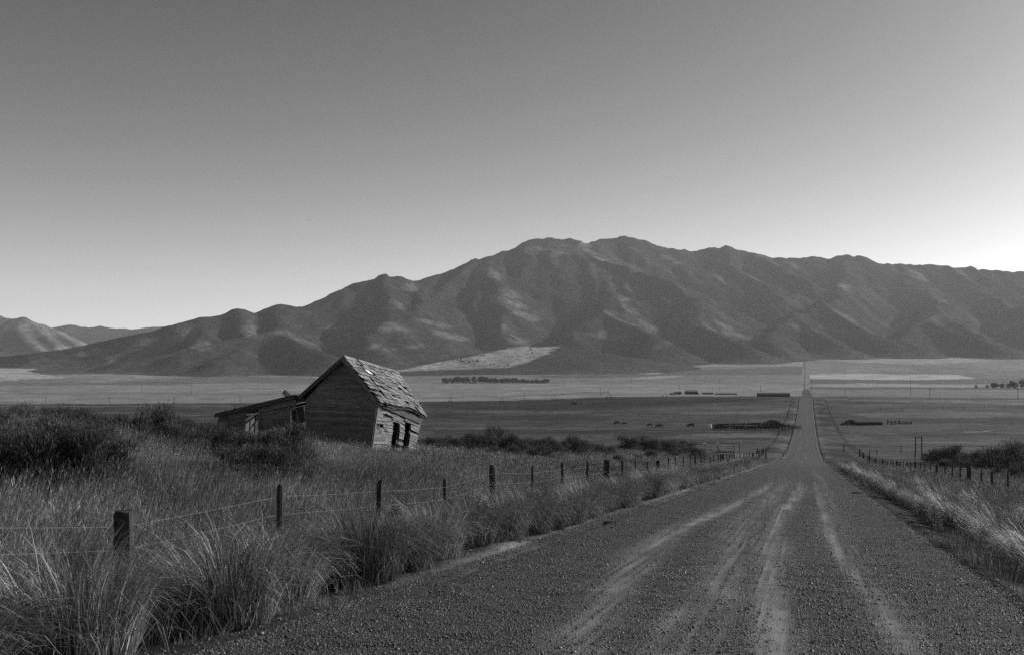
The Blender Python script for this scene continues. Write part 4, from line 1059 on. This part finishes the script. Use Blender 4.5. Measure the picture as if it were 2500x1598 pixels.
def droop_clump(seed, n, length, w, spread=.16, core=1.0):
    g = random.Random(seed); V = []; Fc = []
    for i in range(n):
        a = g.uniform(0, 6.283); r = spread * math.sqrt(g.random()); b = Vector((r * math.cos(a), r * math.sin(a), -.03))
        L = length * g.uniform(.6, 1.15); tilt = abs(g.gauss(.16, .2)); aa = a + g.gauss(0, .5)
        hz = Vector((math.cos(aa), math.sin(aa), 0)); sd = Vector((-math.sin(aa + g.gauss(0, .5)), math.cos(aa), g.gauss(0, .2))).normalized()
        p = b.copy(); ang = tilt; pts = [p.copy()]; segs = 6; bend = g.uniform(.5, 1.5) / segs * 1.3
        for s_ in range(segs):
            d = hz * math.sin(ang) + Vector((0, 0, math.cos(ang))); p = p + d * (L / segs); pts.append(p.copy()); ang += bend * (.35 + .55 * s_)
            ang = min(ang, 2.75)
        for q in pts: q.z = max(q.z, .02 + g.random() * .03)
        strip(V, Fc, pts, w * g.uniform(.7, 1.4), sd)
    # opaque dome of matted dead leaves, added to block sun and darken the tuft
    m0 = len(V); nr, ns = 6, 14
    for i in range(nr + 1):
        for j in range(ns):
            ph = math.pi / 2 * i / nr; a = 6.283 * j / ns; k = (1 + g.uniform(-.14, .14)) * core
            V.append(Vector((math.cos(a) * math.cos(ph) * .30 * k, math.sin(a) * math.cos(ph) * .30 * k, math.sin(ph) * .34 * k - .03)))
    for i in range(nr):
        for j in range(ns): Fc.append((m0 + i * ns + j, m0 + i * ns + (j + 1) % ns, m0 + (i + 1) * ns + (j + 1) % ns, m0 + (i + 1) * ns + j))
    me = mesh_of("clump", V, Fc, MAT['grass']); me.materials.append(MAT['thatch_blocker'])
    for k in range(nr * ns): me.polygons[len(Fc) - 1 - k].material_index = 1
    return me
def scatter(name, protos, pts, rotz, tilt, scale, idx, label_kind="stuff"):
    me = bpy.data.meshes.new(name); pts = np.asarray(pts, np.float32)
    me.vertices.add(len(pts)); me.vertices.foreach_set("co", pts.ravel()); me.update()
    def vec(nm, arr):
        a = me.attributes.new(nm, 'FLOAT_VECTOR', 'POINT'); a.data.foreach_set("vector", np.asarray(arr, np.float32).ravel())
    vec("rot", np.stack([tilt[:, 0], tilt[:, 1], rotz], 1)); vec("scl", scale)
    ia = me.attributes.new("pid", 'INT', 'POINT'); ia.data.foreach_set("value", np.asarray(idx, np.int32))
    o = obj(name, me); tag(o, kind=label_kind)
    ng = bpy.data.node_groups.new(name + "_nodes", 'GeometryNodeTree')
    ng.interface.new_socket("Geometry", in_out='INPUT', socket_type='NodeSocketGeometry'); ng.interface.new_socket("Geometry", in_out='OUTPUT', socket_type='NodeSocketGeometry')
    gi = ng.nodes.new("NodeGroupInput"); go = ng.nodes.new("NodeGroupOutput"); jn = ng.nodes.new("GeometryNodeJoinGeometry")
    def named(nm, typ):
        n = ng.nodes.new("GeometryNodeInputNamedAttribute"); n.data_type = typ; n.inputs[0].default_value = nm; return n.outputs[0]
    rot = named("rot", 'FLOAT_VECTOR'); scl = named("scl", 'FLOAT_VECTOR'); pid = named("pid", 'INT')
    e2r = ng.nodes.new("FunctionNodeEulerToRotation"); ng.links.new(rot, e2r.inputs[0])
    for k, pm in enumerate(protos):
        po = bpy.data.objects.new(name + "_source", pm)
        oi = ng.nodes.new("GeometryNodeObjectInfo"); oi.inputs[0].default_value = po; oi.inputs[1].default_value = True
        cmp_ = ng.nodes.new("FunctionNodeCompare"); cmp_.data_type = 'INT'; cmp_.operation = 'EQUAL'
        ng.links.new(pid, cmp_.inputs[2]); cmp_.inputs[3].default_value = k
        ip = ng.nodes.new("GeometryNodeInstanceOnPoints")
        ng.links.new(gi.outputs[0], ip.inputs["Points"]); ng.links.new(cmp_.outputs[0], ip.inputs["Selection"]); ng.links.new(oi.outputs["Geometry"], ip.inputs["Instance"])
        ng.links.new(e2r.outputs[0], ip.inputs["Rotation"]); ng.links.new(scl, ip.inputs["Scale"])
        ng.links.new(ip.outputs[0], jn.inputs[0])
    ng.links.new(jn.outputs[0], go.inputs[0])
    md = o.modifiers.new("scatter", 'NODES'); md.node_group = ng
    return o
def sample(n, ylo, yhi, power=1.0):
    """points in the strip of ground the camera (or one a step aside) can see"""
    Y = ylo * (yhi / ylo) ** RNG.random(n) if power == 1 else RNG.uniform(ylo, yhi, n)
    X = (RNG.uniform(-1, 1, n) * (.56 * Y + 3)); return X, Y

# ---- dry grass -----------------------------------------------------
tall = [tall_clump(s_, 120, .24, .28, .74, .0045, .35, 3) for s_ in range(5)]
short = [tall_clump(20 + s_, 110, .28, .12, .32, .0045, .2, 2, .3) for s_ in range(3)]
coarse = [tall_clump(30 + s_, 95, .5, .2, .5, .0085, .5, 2, .15) for s_ in range(3)]
protos = tall + short + coarse
bushes = []          # (x, y, radius) filled below, grass keeps out
def grass_points():
    out = []
    for ylo, yhi, dens in ((4.5, 14, 30), (14, 26, 22), (26, 42, 13), (42, 62, 8.5), (62, 95, 3.4), (95, 150, 1.5)):
        area = (.56 * (ylo + yhi) / 2 + 3) * 2 * (yhi - ylo); n = int(area * dens)
        Y = RNG.uniform(ylo, yhi, n); X = RNG.uniform(-1, 1, n) * (.56 * Y + 3)
        u, t = ut(X, Y)
        edgeL = -5.05 + .3 * fbm(t * .5, t * 0, 2); edgeR = 2.75 + .25 * fbm(t * .5 + 50, t * 0, 2)
        keep = (u < edgeL) | (u > edgeR)
        patch = fbm(X * .12, Y * .12, 3)
        keep &= RNG.random(n) < np.clip(.85 + .7 * patch, .25, 1) * np.where((u > -6.9) & (u < 4.9), .16, np.where((u > -8) & (u < 6.5), .6, 1.0))
        # the inside of the cabin stays bare
        v = (X - BRf.x) * SNm.x + (Y - BRf.y) * SNm.y
        hx = (X - ORG.x) * dep.normalized().x + (Y - ORG.y) * dep.normalized().y
        keep &= ~((v < .05) & (v > -8.6) & (np.abs(hx - .2) < 2.6))
        for bx, by, br in bushes: keep &= (X - bx) ** 2 + (Y - by) ** 2 > (br * .75) ** 2
        X, Y, u, t, patch = X[keep], Y[keep], u[keep], t[keep], patch[keep]; n = len(X)
        if yhi > 42: kind = 8 + RNG.integers(0, 3, n)
        else: kind = np.where(RNG.random(n) < np.clip(.3 - .5 * patch, .05, .8), 5 + RNG.integers(0, 3, n), RNG.integers(0, 5, n))
        near_edge = ((u > edgeL[keep] - .35) | ((u < edgeR[keep] + .4) & (u > 0)))
        kind = np.where(near_edge & (yhi <= 42), 5 + RNG.integers(0, 3, n), kind)
        sc = RNG.uniform(.75, 1.25, n) * (1 + .25 * patch) * (1 if yhi <= 62 else 1.1)
        sc = np.where(u > 0, sc * 1.3, sc); sc = np.where((u > -8.6) & (u < 4.5), sc * .75, sc)
        out.append(np.stack([X, Y, ground_e(X, Y) + EYE, kind, sc, sc * RNG.uniform(.85, 1.2, n)], 1))
    return np.concatenate(out)

# ---- sagebrush -----------------------------------------------------
def sage_meshes(seed, dense=560, leaf=1.0):
    g = random.Random(seed); V = []; Fc = []; tips = []
    stems = MB()
    nb = g.randint(6, 8)
    lobes = [(g.uniform(0, 6.283), g.uniform(.2, .5), g.uniform(.4, .85), g.uniform(.2, .36)) for _ in range(nb)] + [(k_ * 1.05 + g.uniform(0, .6), g.uniform(.5, .7), g.uniform(.18, .34), g.uniform(.3, .4)) for k_ in range(6)]; nb += 6
    for a, rr, zz, rad in lobes:
        c = Vector((math.cos(a) * rr * .62, math.sin(a) * rr * .62, zz)); mid = c * .5 + Vector((g.gauss(0, .04), g.gauss(0, .04), -.06))
        stems.tube([(0, 0, -.1), mid, c], [.035, .024, .010], 5)
        for k in range(int(dense / nb)):
            d = Vector((g.gauss(0, 1), g.gauss(0, 1), g.gauss(.35, .8))).normalized(); q = c + Vector((d.x * rad * .62, d.y * rad * .62, d.z * rad * .55)) * g.uniform(.45, 1.0) ** .6
            if q.z < .06: continue
            tips.append((q, (d * .45 + Vector((0, 0, .9)) + Vector((g.gauss(0, .25), g.gauss(0, .25), 0))).normalized()))
        for k in range(5):
            q, d = g.choice(tips[-30:]); stems.tube([c, c.lerp(q, .6), q], [.009, .006, .003], 4, False)
    for q, d in tips:
        L = g.uniform(.10, .30) * (.55 + .45 * leaf); side = d.orthogonal().normalized(); 
        for k in range(8):
            s_ = Matrix.Rotation(k * 1.05 + g.random(), 3, d) @ side; p = q + d * (L * (k / 8)); tip = p + (d * 1.0 + s_ * .38).normalized() * g.uniform(.05, .11) * leaf
            w = s_.cross(d).normalized() * g.uniform(.005, .009) * leaf; m = len(V)
            V += [p, p.lerp(tip, .55) + w, tip, p.lerp(tip, .55) - w]; Fc.append((m, m+1, m+2, m+3))
    fol = mesh_of("foliage", V, Fc, MAT['sage']); st = mesh_of("branches", stems.v, stems.f, MAT['bark'])
    return st, fol
SAGE = [sage_meshes(100 + k) for k in range(6)]
SAGE_NEAR = [sage_meshes(200 + k, 1000, .8) for k in range(3)]
_br = random.Random(77)
def sage(px, base, hpx, label, group, near=False, name="sagebrush", wide=1.0, pos=None):
    p = pos or hit(px, base); h = hpx / F * p.y
    st, fol = _br.choice(SAGE_NEAR if near else SAGE)
    e = empty(name, p - Vector((0, 0, .05)), label, "bush", group)
    w = h * _br.uniform(1.0, 1.35) * wide
    e.scale = (w, w, h * _br.uniform(.95, 1.05)); e.rotation_euler = (0, 0, _br.uniform(0, 6.28))
    obj("branches", st, e); obj("foliage", fol, e)
    bushes.append((p.x, p.y, w * .5))
THL = "grey sagebrush in the dense thicket between the near fence and the cabin's lean-to"; THG = "sagebrush thicket left of the cabin"
for q in ((-70, 1215, 175), (15, 1220, 165), (100, 1228, 180), (185, 1228, 178), (258, 1205, 135), (-20, 1180, 150), (60, 1175, 140), (150, 1170, 140), (230, 1165, 120), (-30, 1135, 130), (60, 1135, 110), (150, 1125, 110), (228, 1120, 95), (285, 1140, 70),
          (0, 1085, 85), (70, 1080, 85), (140, 1078, 80), (210, 1078, 78), (275, 1085, 75), (320, 1095, 70)):
    sage(*q, THL, THG, q[1] > 1110)
THF = "small sagebrush on the rise where the thicket meets the dark fields"; TFG = "sagebrush along the rise"
for q in ((20, 1056, 58), (75, 1054, 58), (120, 1052, 56), (165, 1054, 54), (205, 1058, 54), (250, 1062, 55), (290, 1066, 52), (335, 1074, 54), (425, 1084, 64), (455, 1082, 58), (490, 1084, 56), (520, 1092, 60), (300, 1092, 62), (-60, 1060, 60), (345, 1102, 66), (430, 1106, 62), (480, 1110, 58), (545, 1104, 50),
          (400, 1100, 55), (455, 1100, 58), (505, 1112, 60), (330, 1120, 62), (295, 1125, 66), (365, 1118, 45), (415, 1125, 40), (20, 1100, 80), (110, 1098, 82), (180, 1100, 80), (245, 1102, 78), (530, 1125, 55), (-30, 1075, 70)):
    sage(*q, THF, TFG)
sage(378, 1100, 118, "tall dark sagebrush with bare forked trunk, standing above the thicket", None, True, wide=.85)
CBL = "sagebrush growing in front of the lean-to wall"; CBG = "sagebrush in front of the lean-to"
for q in ((556, 1142, 98), (602, 1154, 94), (652, 1158, 112), (702, 1160, 118), (738, 1144, 84), (630, 1190, 112), (692, 1196, 106), (578, 1176, 96)):
    sage(*q, CBL, CBG, True)
sage(497, 1172, 52, "dark low sagebrush alone in the tall grass below the lean-to window", None, True); sage(840, 1160, 26, "low sagebrush tuft alone in the pale grass in front of the cabin gable", None)
MBL = "sagebrush in the dark belt on the slope beyond the pale grass, right of the cabin"; MBG = "sagebrush belt beyond the cabin"
for q in ((1042, 1098, 34), (1060, 1102, 40), (1085, 1100, 38), (1110, 1104, 42), (1138, 1104, 46), (1165, 1106, 48), (1195, 1106, 52), (1215, 1102, 56), (1245, 1108, 46), (1272, 1112, 44), (1252, 1118, 36), (1300, 1108, 40), (1328, 1106, 42), (1355, 1114, 40), (1383, 1106, 36), (1410, 1114, 48), (1436, 1110, 34), (1462, 1114, 34), (1490, 1116, 28),
          (1100, 1115, 30), (1150, 1118, 32), (1200, 1120, 34), (1300, 1124, 30), (1340, 1126, 28), (1075, 1112, 30), (1180, 1098, 36), (1320, 1118, 34)):
    sage(*q, MBL, MBG)
MBL2 = "dark sagebrush clustered just above the fence posts near the pipe corral"; MBG2 = "sagebrush by the pipe corral"
for q in ((1528, 1104, 36), (1545, 1106, 38), (1562, 1104, 40), (1580, 1108, 38), (1600, 1112, 38), (1622, 1110, 36), (1645, 1114, 42), (1665, 1112, 38), (1682, 1112, 32), (1704, 1126, 34), (1640, 1124, 30), (1590, 1122, 28), (1508, 1134, 28), (1560, 1128, 20)):
    sage(*q, MBL2, MBG2)
RBL = "dark sagebrush crowding behind the posts of the ditch fence"; RBG = "sagebrush behind the ditch fence"
for q in ((2262, 1128, 24), (2280, 1132, 34), (2300, 1140, 52), (2325, 1144, 52), (2350, 1142, 46), (2378, 1140, 40), (2402, 1152, 58), (2425, 1156, 60), (2450, 1152, 48), (2474, 1158, 74), (2496, 1162, 72), (2520, 1172, 72), (2310, 1150, 32), (2360, 1156, 34), (2440, 1172, 38), (2480, 1180, 40)):
    sage(*q, RBL, RBG)

gp = grass_points(); n = len(gp)
scatter("dry_grass", protos, gp[:, :3], RNG.uniform(-.6, .6, n), RNG.normal(0, .06, (n, 2)), np.stack([gp[:, 4], gp[:, 4], gp[:, 5]], 1), gp[:, 3].astype(int))
# ---- drooping bunchgrass along both edges of the road ---------------
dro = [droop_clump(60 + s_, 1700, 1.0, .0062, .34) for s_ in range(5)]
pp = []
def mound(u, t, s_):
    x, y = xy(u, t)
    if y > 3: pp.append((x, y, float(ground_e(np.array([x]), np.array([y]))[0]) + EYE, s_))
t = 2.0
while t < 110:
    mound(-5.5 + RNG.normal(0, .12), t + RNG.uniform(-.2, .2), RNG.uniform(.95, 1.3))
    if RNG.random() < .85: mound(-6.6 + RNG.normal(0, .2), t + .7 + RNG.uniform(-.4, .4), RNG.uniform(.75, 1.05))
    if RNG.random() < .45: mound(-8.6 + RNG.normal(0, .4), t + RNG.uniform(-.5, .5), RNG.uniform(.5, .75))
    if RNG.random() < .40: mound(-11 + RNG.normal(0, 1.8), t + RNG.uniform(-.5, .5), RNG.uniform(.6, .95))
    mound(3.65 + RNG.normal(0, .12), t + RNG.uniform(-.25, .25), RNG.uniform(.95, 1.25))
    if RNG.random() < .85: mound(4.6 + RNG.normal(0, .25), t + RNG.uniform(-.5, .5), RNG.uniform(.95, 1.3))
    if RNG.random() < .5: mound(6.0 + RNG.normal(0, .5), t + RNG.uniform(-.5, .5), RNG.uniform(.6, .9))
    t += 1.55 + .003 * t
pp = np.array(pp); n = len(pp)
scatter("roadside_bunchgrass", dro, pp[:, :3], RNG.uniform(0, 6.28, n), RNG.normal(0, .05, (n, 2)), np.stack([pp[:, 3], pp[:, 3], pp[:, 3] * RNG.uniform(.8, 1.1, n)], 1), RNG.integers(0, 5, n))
# ---- pale weeds at the feet of the posts -----------------------------
wd = [tall_clump(90 + s_, 90, .3, .15, .4, .012, .6, 2, .4) for s_ in range(2)]
for m_ in wd: m_.materials.clear(); m_.materials.append(MAT['weed'])
pp = []
for px, py, k in ((1605, 1150, 10), (1690, 1148, 8), (2095, 1118, 14), (2112, 1126, 8), (2230, 1148, 8), (2262, 1152, 8), (2285, 1172, 20), (2315, 1172, 16), (2350, 1172, 8), (2245, 1158, 8)):
    for _ in range(k):
        p = hit(px + RNG.normal(0, 8), py + RNG.normal(0, 3)); pp.append((p.x, p.y, p.z))
pp = np.array(pp); n = len(pp); s_ = RNG.uniform(.7, 1.2, n)
scatter("pale_weeds", wd, pp, RNG.uniform(0, 6, n), RNG.normal(0, .05, (n, 2)), np.stack([s_, s_, s_], 1), RNG.integers(0, 2, n))

# ---- loose gravel ----------------------------------------------------
def pebble(seed):
    g = random.Random(seed); t = (1 + 5 ** .5) / 2
    V = [(-1, t, 0), (1, t, 0), (-1, -t, 0), (1, -t, 0), (0, -1, t), (0, 1, t), (0, -1, -t), (0, 1, -t), (t, 0, -1), (t, 0, 1), (-t, 0, -1), (-t, 0, 1)]
    Fc = [(0, 11, 5), (0, 5, 1), (0, 1, 7), (0, 7, 10), (0, 10, 11), (1, 5, 9), (5, 11, 4), (11, 10, 2), (10, 7, 6), (7, 1, 8), (3, 9, 4), (3, 4, 2), (3, 2, 6), (3, 6, 8), (3, 8, 9), (4, 9, 5), (2, 4, 11), (6, 2, 10), (8, 6, 7), (9, 8, 1)]
    V = [Vector(v) / 1.9 * g.uniform(.7, 1.25) for v in V]
    return mesh_of("pebble", [(v.x, v.y * .8, v.z * .6) for v in V], Fc, MAT['pebble'])
def pebble_mat():
    m, nt, b, o = new_mat('gravel_stone'); oi = nt.nodes.new("ShaderNodeObjectInfo")
    v = remap(nt, oi.outputs["Random"], 0, 1, .025, .22); set_grey(nt, b, v); b.inputs["Roughness"].default_value = .55; b.inputs["Specular IOR Level"].default_value = .4
    return m
MAT['pebble'] = pebble_mat()
pb = [pebble(k) for k in range(5)]
pts = []
for ylo, yhi, dens in ((6, 10, 2800), (10, 15, 1900), (15, 23, 800), (23, 36, 300), (36, 60, 90)):
    nn = int((RU1 - RU0 + .5) * (yhi - ylo) * 1.05 * dens); u = RNG.uniform(RU0 - .35, RU1 + .25, nn); t = RNG.uniform(ylo, yhi, nn) * 1.04 - .2
    # thinner in the wheel tracks
    i = np.clip(np.searchsorted(ts, t), 0, len(ts) - 1); j = np.clip(((u - RU0) / (RU1 - RU0) * (NU - 1)).astype(int), 0, NU - 1)
    dn = .5 + .6 * fbm(u * 1.3, t * .35, 3)
    k = RNG.random(nn) < (1 - .93 * np.clip(track[i, j] * 1.3, 0, 1)) * np.clip(dn + .45, .2, 1)
    u, t, i, j = u[k], t[k], i[k], j[k]
    z = ER[i, j]; x, y = xy(u, t); out = (u < RU0 + .05) | (u > RU1 - .05)
    z = np.where(out, ground_e(x, y), z - 0 * z)
    # height straight from the road surface at the pebble's own place
    z = np.where(out, z, np.array([0.0]) + ER[i, j] + SLOPE * (ts[i] - t))
    sz = np.exp(RNG.normal(math.log(.0056), .40, len(u))) * (1 + (ylo / 60))
    pts.append(np.stack([x, y, z + EYE + sz * .18, sz], 1))
nn = 9000; u = RNG.normal(-4.85, .3, nn); t = 5 + 75 * RNG.random(nn) ** 1.6; x, y = xy(u, t); sz = np.exp(RNG.normal(math.log(.008), .5, nn))
pts.append(np.stack([x, y, ground_e(x, y) + EYE + sz * .2, sz], 1))
pts = np.concatenate(pts); n = len(pts)
scatter("loose_gravel", pb, pts[:, :3], RNG.uniform(0, 6.28, n), RNG.normal(0, .35, (n, 2)), np.repeat(pts[:, 3:4], 3, 1), RNG.integers(0, 5, n))
# bigger stones and clods that catch the eye
for px, py, r, lab in ((2094, 1200, .16, "dark flat stone on the gravel beside the ditch-side grass"), (1492, 1272, .13, "dark stone lying on the pale strip under the roadside grass"),):
    u, t = road_hit(px, py); x, y = xy(u, t); o = obj("stone", pebble(int(px)), None, (x, y, max(gz(x, y), float(road_e(np.array([u]), np.array([t]))[0]) + EYE) + r * .15))
    o.scale = (r * 1.3, r, r * .8); o.data.materials.clear(); o.data.materials.append(MAT['hide']); tag(o, lab, "stone")

# ================================================================== far trees
def tree_meshes(seed, tall=1.0, n=150):
    g = random.Random(seed); V = []; Fc = []
    for i in range(n):
        d = Vector((g.gauss(0, 1), g.gauss(0, 1), g.gauss(0, 1))).normalized() * g.uniform(.4, 1) ** .5
        q = Vector((d.x * .36, d.y * .36, .56 + d.z * .44)); q += Vector((g.gauss(0, .04), g.gauss(0, .04), 0))
        for k in range(2):
            a = Vector((g.gauss(0, 1), g.gauss(0, 1), g.gauss(0, 1))).normalized() * g.uniform(.05, .1); b = a.orthogonal().normalized() * g.uniform(.05, .09); m = len(V)
            V += [q - a, q + b, q + a, q - b]; Fc.append((m, m+1, m+2, m+3))
    mb = MB().tube([(0, 0, -.1), (0, 0, .3), (.02, 0, .7)], [.03, .022, .01], 5)
    return mesh_of("trunk", mb.v, mb.f, MAT['bark']), mesh_of("crown", V, Fc, MAT['tree'])
TREES = [tree_meshes(300 + k) for k in range(5)]
def tree(p, h, w, label, group, name="tree"):
    e = empty(name, p, label, "tree", group); e.scale = (w, w, h); e.rotation_euler = (0, 0, _br.uniform(0, 6))
    a, b = _br.choice(TREES); obj("trunk", a, e); obj("crown", b, e)
x = 1080.0
while x < 1342:
    if 1150 < x < 1158 or 1162 < x < 1168: x += 6
    big = 1105 < x < 1190; base = 935; hpx = _br.uniform(11, 15) + (3 if big else 0) - (3 if x > 1260 else 0); wpx = _br.uniform(9, 13) if big else _br.uniform(6, 9)
    p = hit(x, base); tree(p + Vector((0, _br.uniform(0, 40), 0)), hpx / F * p.y, wpx * 1.3 / F * p.y, "dark tree in the windbreak row at the farmstead across the valley", "windbreak trees across the valley"); x += wpx * .55
for px0, px1, base, top, lab in ((1090, 1098, 934.5, 931, "small white house at the left end of the windbreak"), (1146, 1154, 934, 929, "white house with pale gable among the windbreak trees"), (1160, 1168, 934, 926.5, "barn with bright gable roof among the windbreak trees"), (1193, 1206, 932.5, 928.5, "long pale-roofed shed in front of the windbreak row")):
    shed("farmhouse", lab, "house", px0, px1, base, top, 12, px0 != 1193, 'white', 'white' if px0 != 1193 else 'shed', .3, .5)
for q in ((2383, 947, 9, 9), (2428, 947, 14, 20), (2447, 947, 12, 14), (2462, 947, 12, 14), (2478, 948, 16, 18), (2497, 948, 24, 20), (2515, 948, 22, 20), (2540, 948, 20, 20), (2410, 946, 8, 10), (2470, 944, 16, 12)):
    p = hit(q[0], q[1]); tree(p, q[2] / F * p.y, q[3] * 1.2 / F * p.y, "dark tree around the farmyard at the valley's right side", "farmyard trees")
shed("farmhouse", "pale roofed house half hidden by the farmyard trees", "house", 2426, 2446, 943, 934, 14, False, 'roofmetal', 'shed', .3, .4)
shed("farmhouse", "small white-roofed shed among the farmyard trees by the tallest tree", "house", 2472, 2482, 940, 932, 12, True, 'white', 'shed', .3, .4)
for q in ((2120, 1000, 0, 0),): pass
# scrub dotted over the pale hillside
dg = bpy.context.evaluated_depsgraph_get()
mt = bpy.data.objects["mountain_range"]
from mathutils.bvhtree import BVHTree
_me = mt.data; _v = np.empty(len(_me.vertices) * 3, np.float32); _me.vertices.foreach_get("co", _v)
bv = BVHTree.FromPolygons([tuple(a) for a in _v.reshape(-1, 3)], [tuple(p.vertices) for p in _me.polygons])
def mhit(px, py):
    d = Vector(((px - 1250) / F, 1, (HOR - py) / F)); r = bv.ray_cast(Vector((0, 0, EYE)), d.normalized())
    return r[0]
for _ in range(46):
    px = _br.uniform(1040, 1350); py = 849 + (897 - 849) * _br.random()
    if _br.random() < .4: px, py = _br.gauss(1140, 18), _br.gauss(884, 4)
    if not in_poly(np.array([px]), np.array([py]), [(1040, 890), (1180, 864), (1240, 851), (1350, 849), (1300, 878), (1240, 895), (1100, 898)])[0]: continue
    p = mhit(px, py)
    if p is None: continue
    s_ = _br.uniform(3, 5.5) / F * p.y; tree(p - Vector((0, 0, .5)), s_, s_ * 1.3, "dark juniper dotted on the pale hillside below the mountains", "junipers on the pale hillside", "juniper_tree")
# conifers on the skyline of the range
for px in (793, 797, 803, 812, 816, 766, 868, 1000, 1025, 1075, 1085, 1090, 1095, 1112, 1030, 1042):
    p = mhit(px, np.interp(px, [a[0] for a in SKY], [a[1] for a in SKY]) + 3)
    if p is None: continue
    s_ = _br.uniform(4, 7) / F * p.y; tree(p - Vector((0, 0, 2)), s_, s_ * .7, "tiny conifer standing on the skyline of the mountain ridge", "conifers on the skyline", "conifer_tree")

# ================================================================== valley air
mb = MB(); mb.box((-200, 6500, 520), 17000, 17000, 1160)
hz = mb.build("haze", None); tag(hz, kind="stuff")
m = bpy.data.materials.new("haze_air"); m.use_nodes = True; nt = m.node_tree; nt.nodes.clear()
out = nt.nodes.new("ShaderNodeOutputMaterial"); pv_ = nt.nodes.new("ShaderNodeVolumePrincipled")
pv_.inputs["Color"].default_value = (.9, .9, .9, 1); pv_.inputs["Density"].default_value = 3.3e-5; pv_.inputs["Anisotropy"].default_value = .12
nt.links.new(pv_.outputs[0], out.inputs[1]); hz.data.materials.append(m)
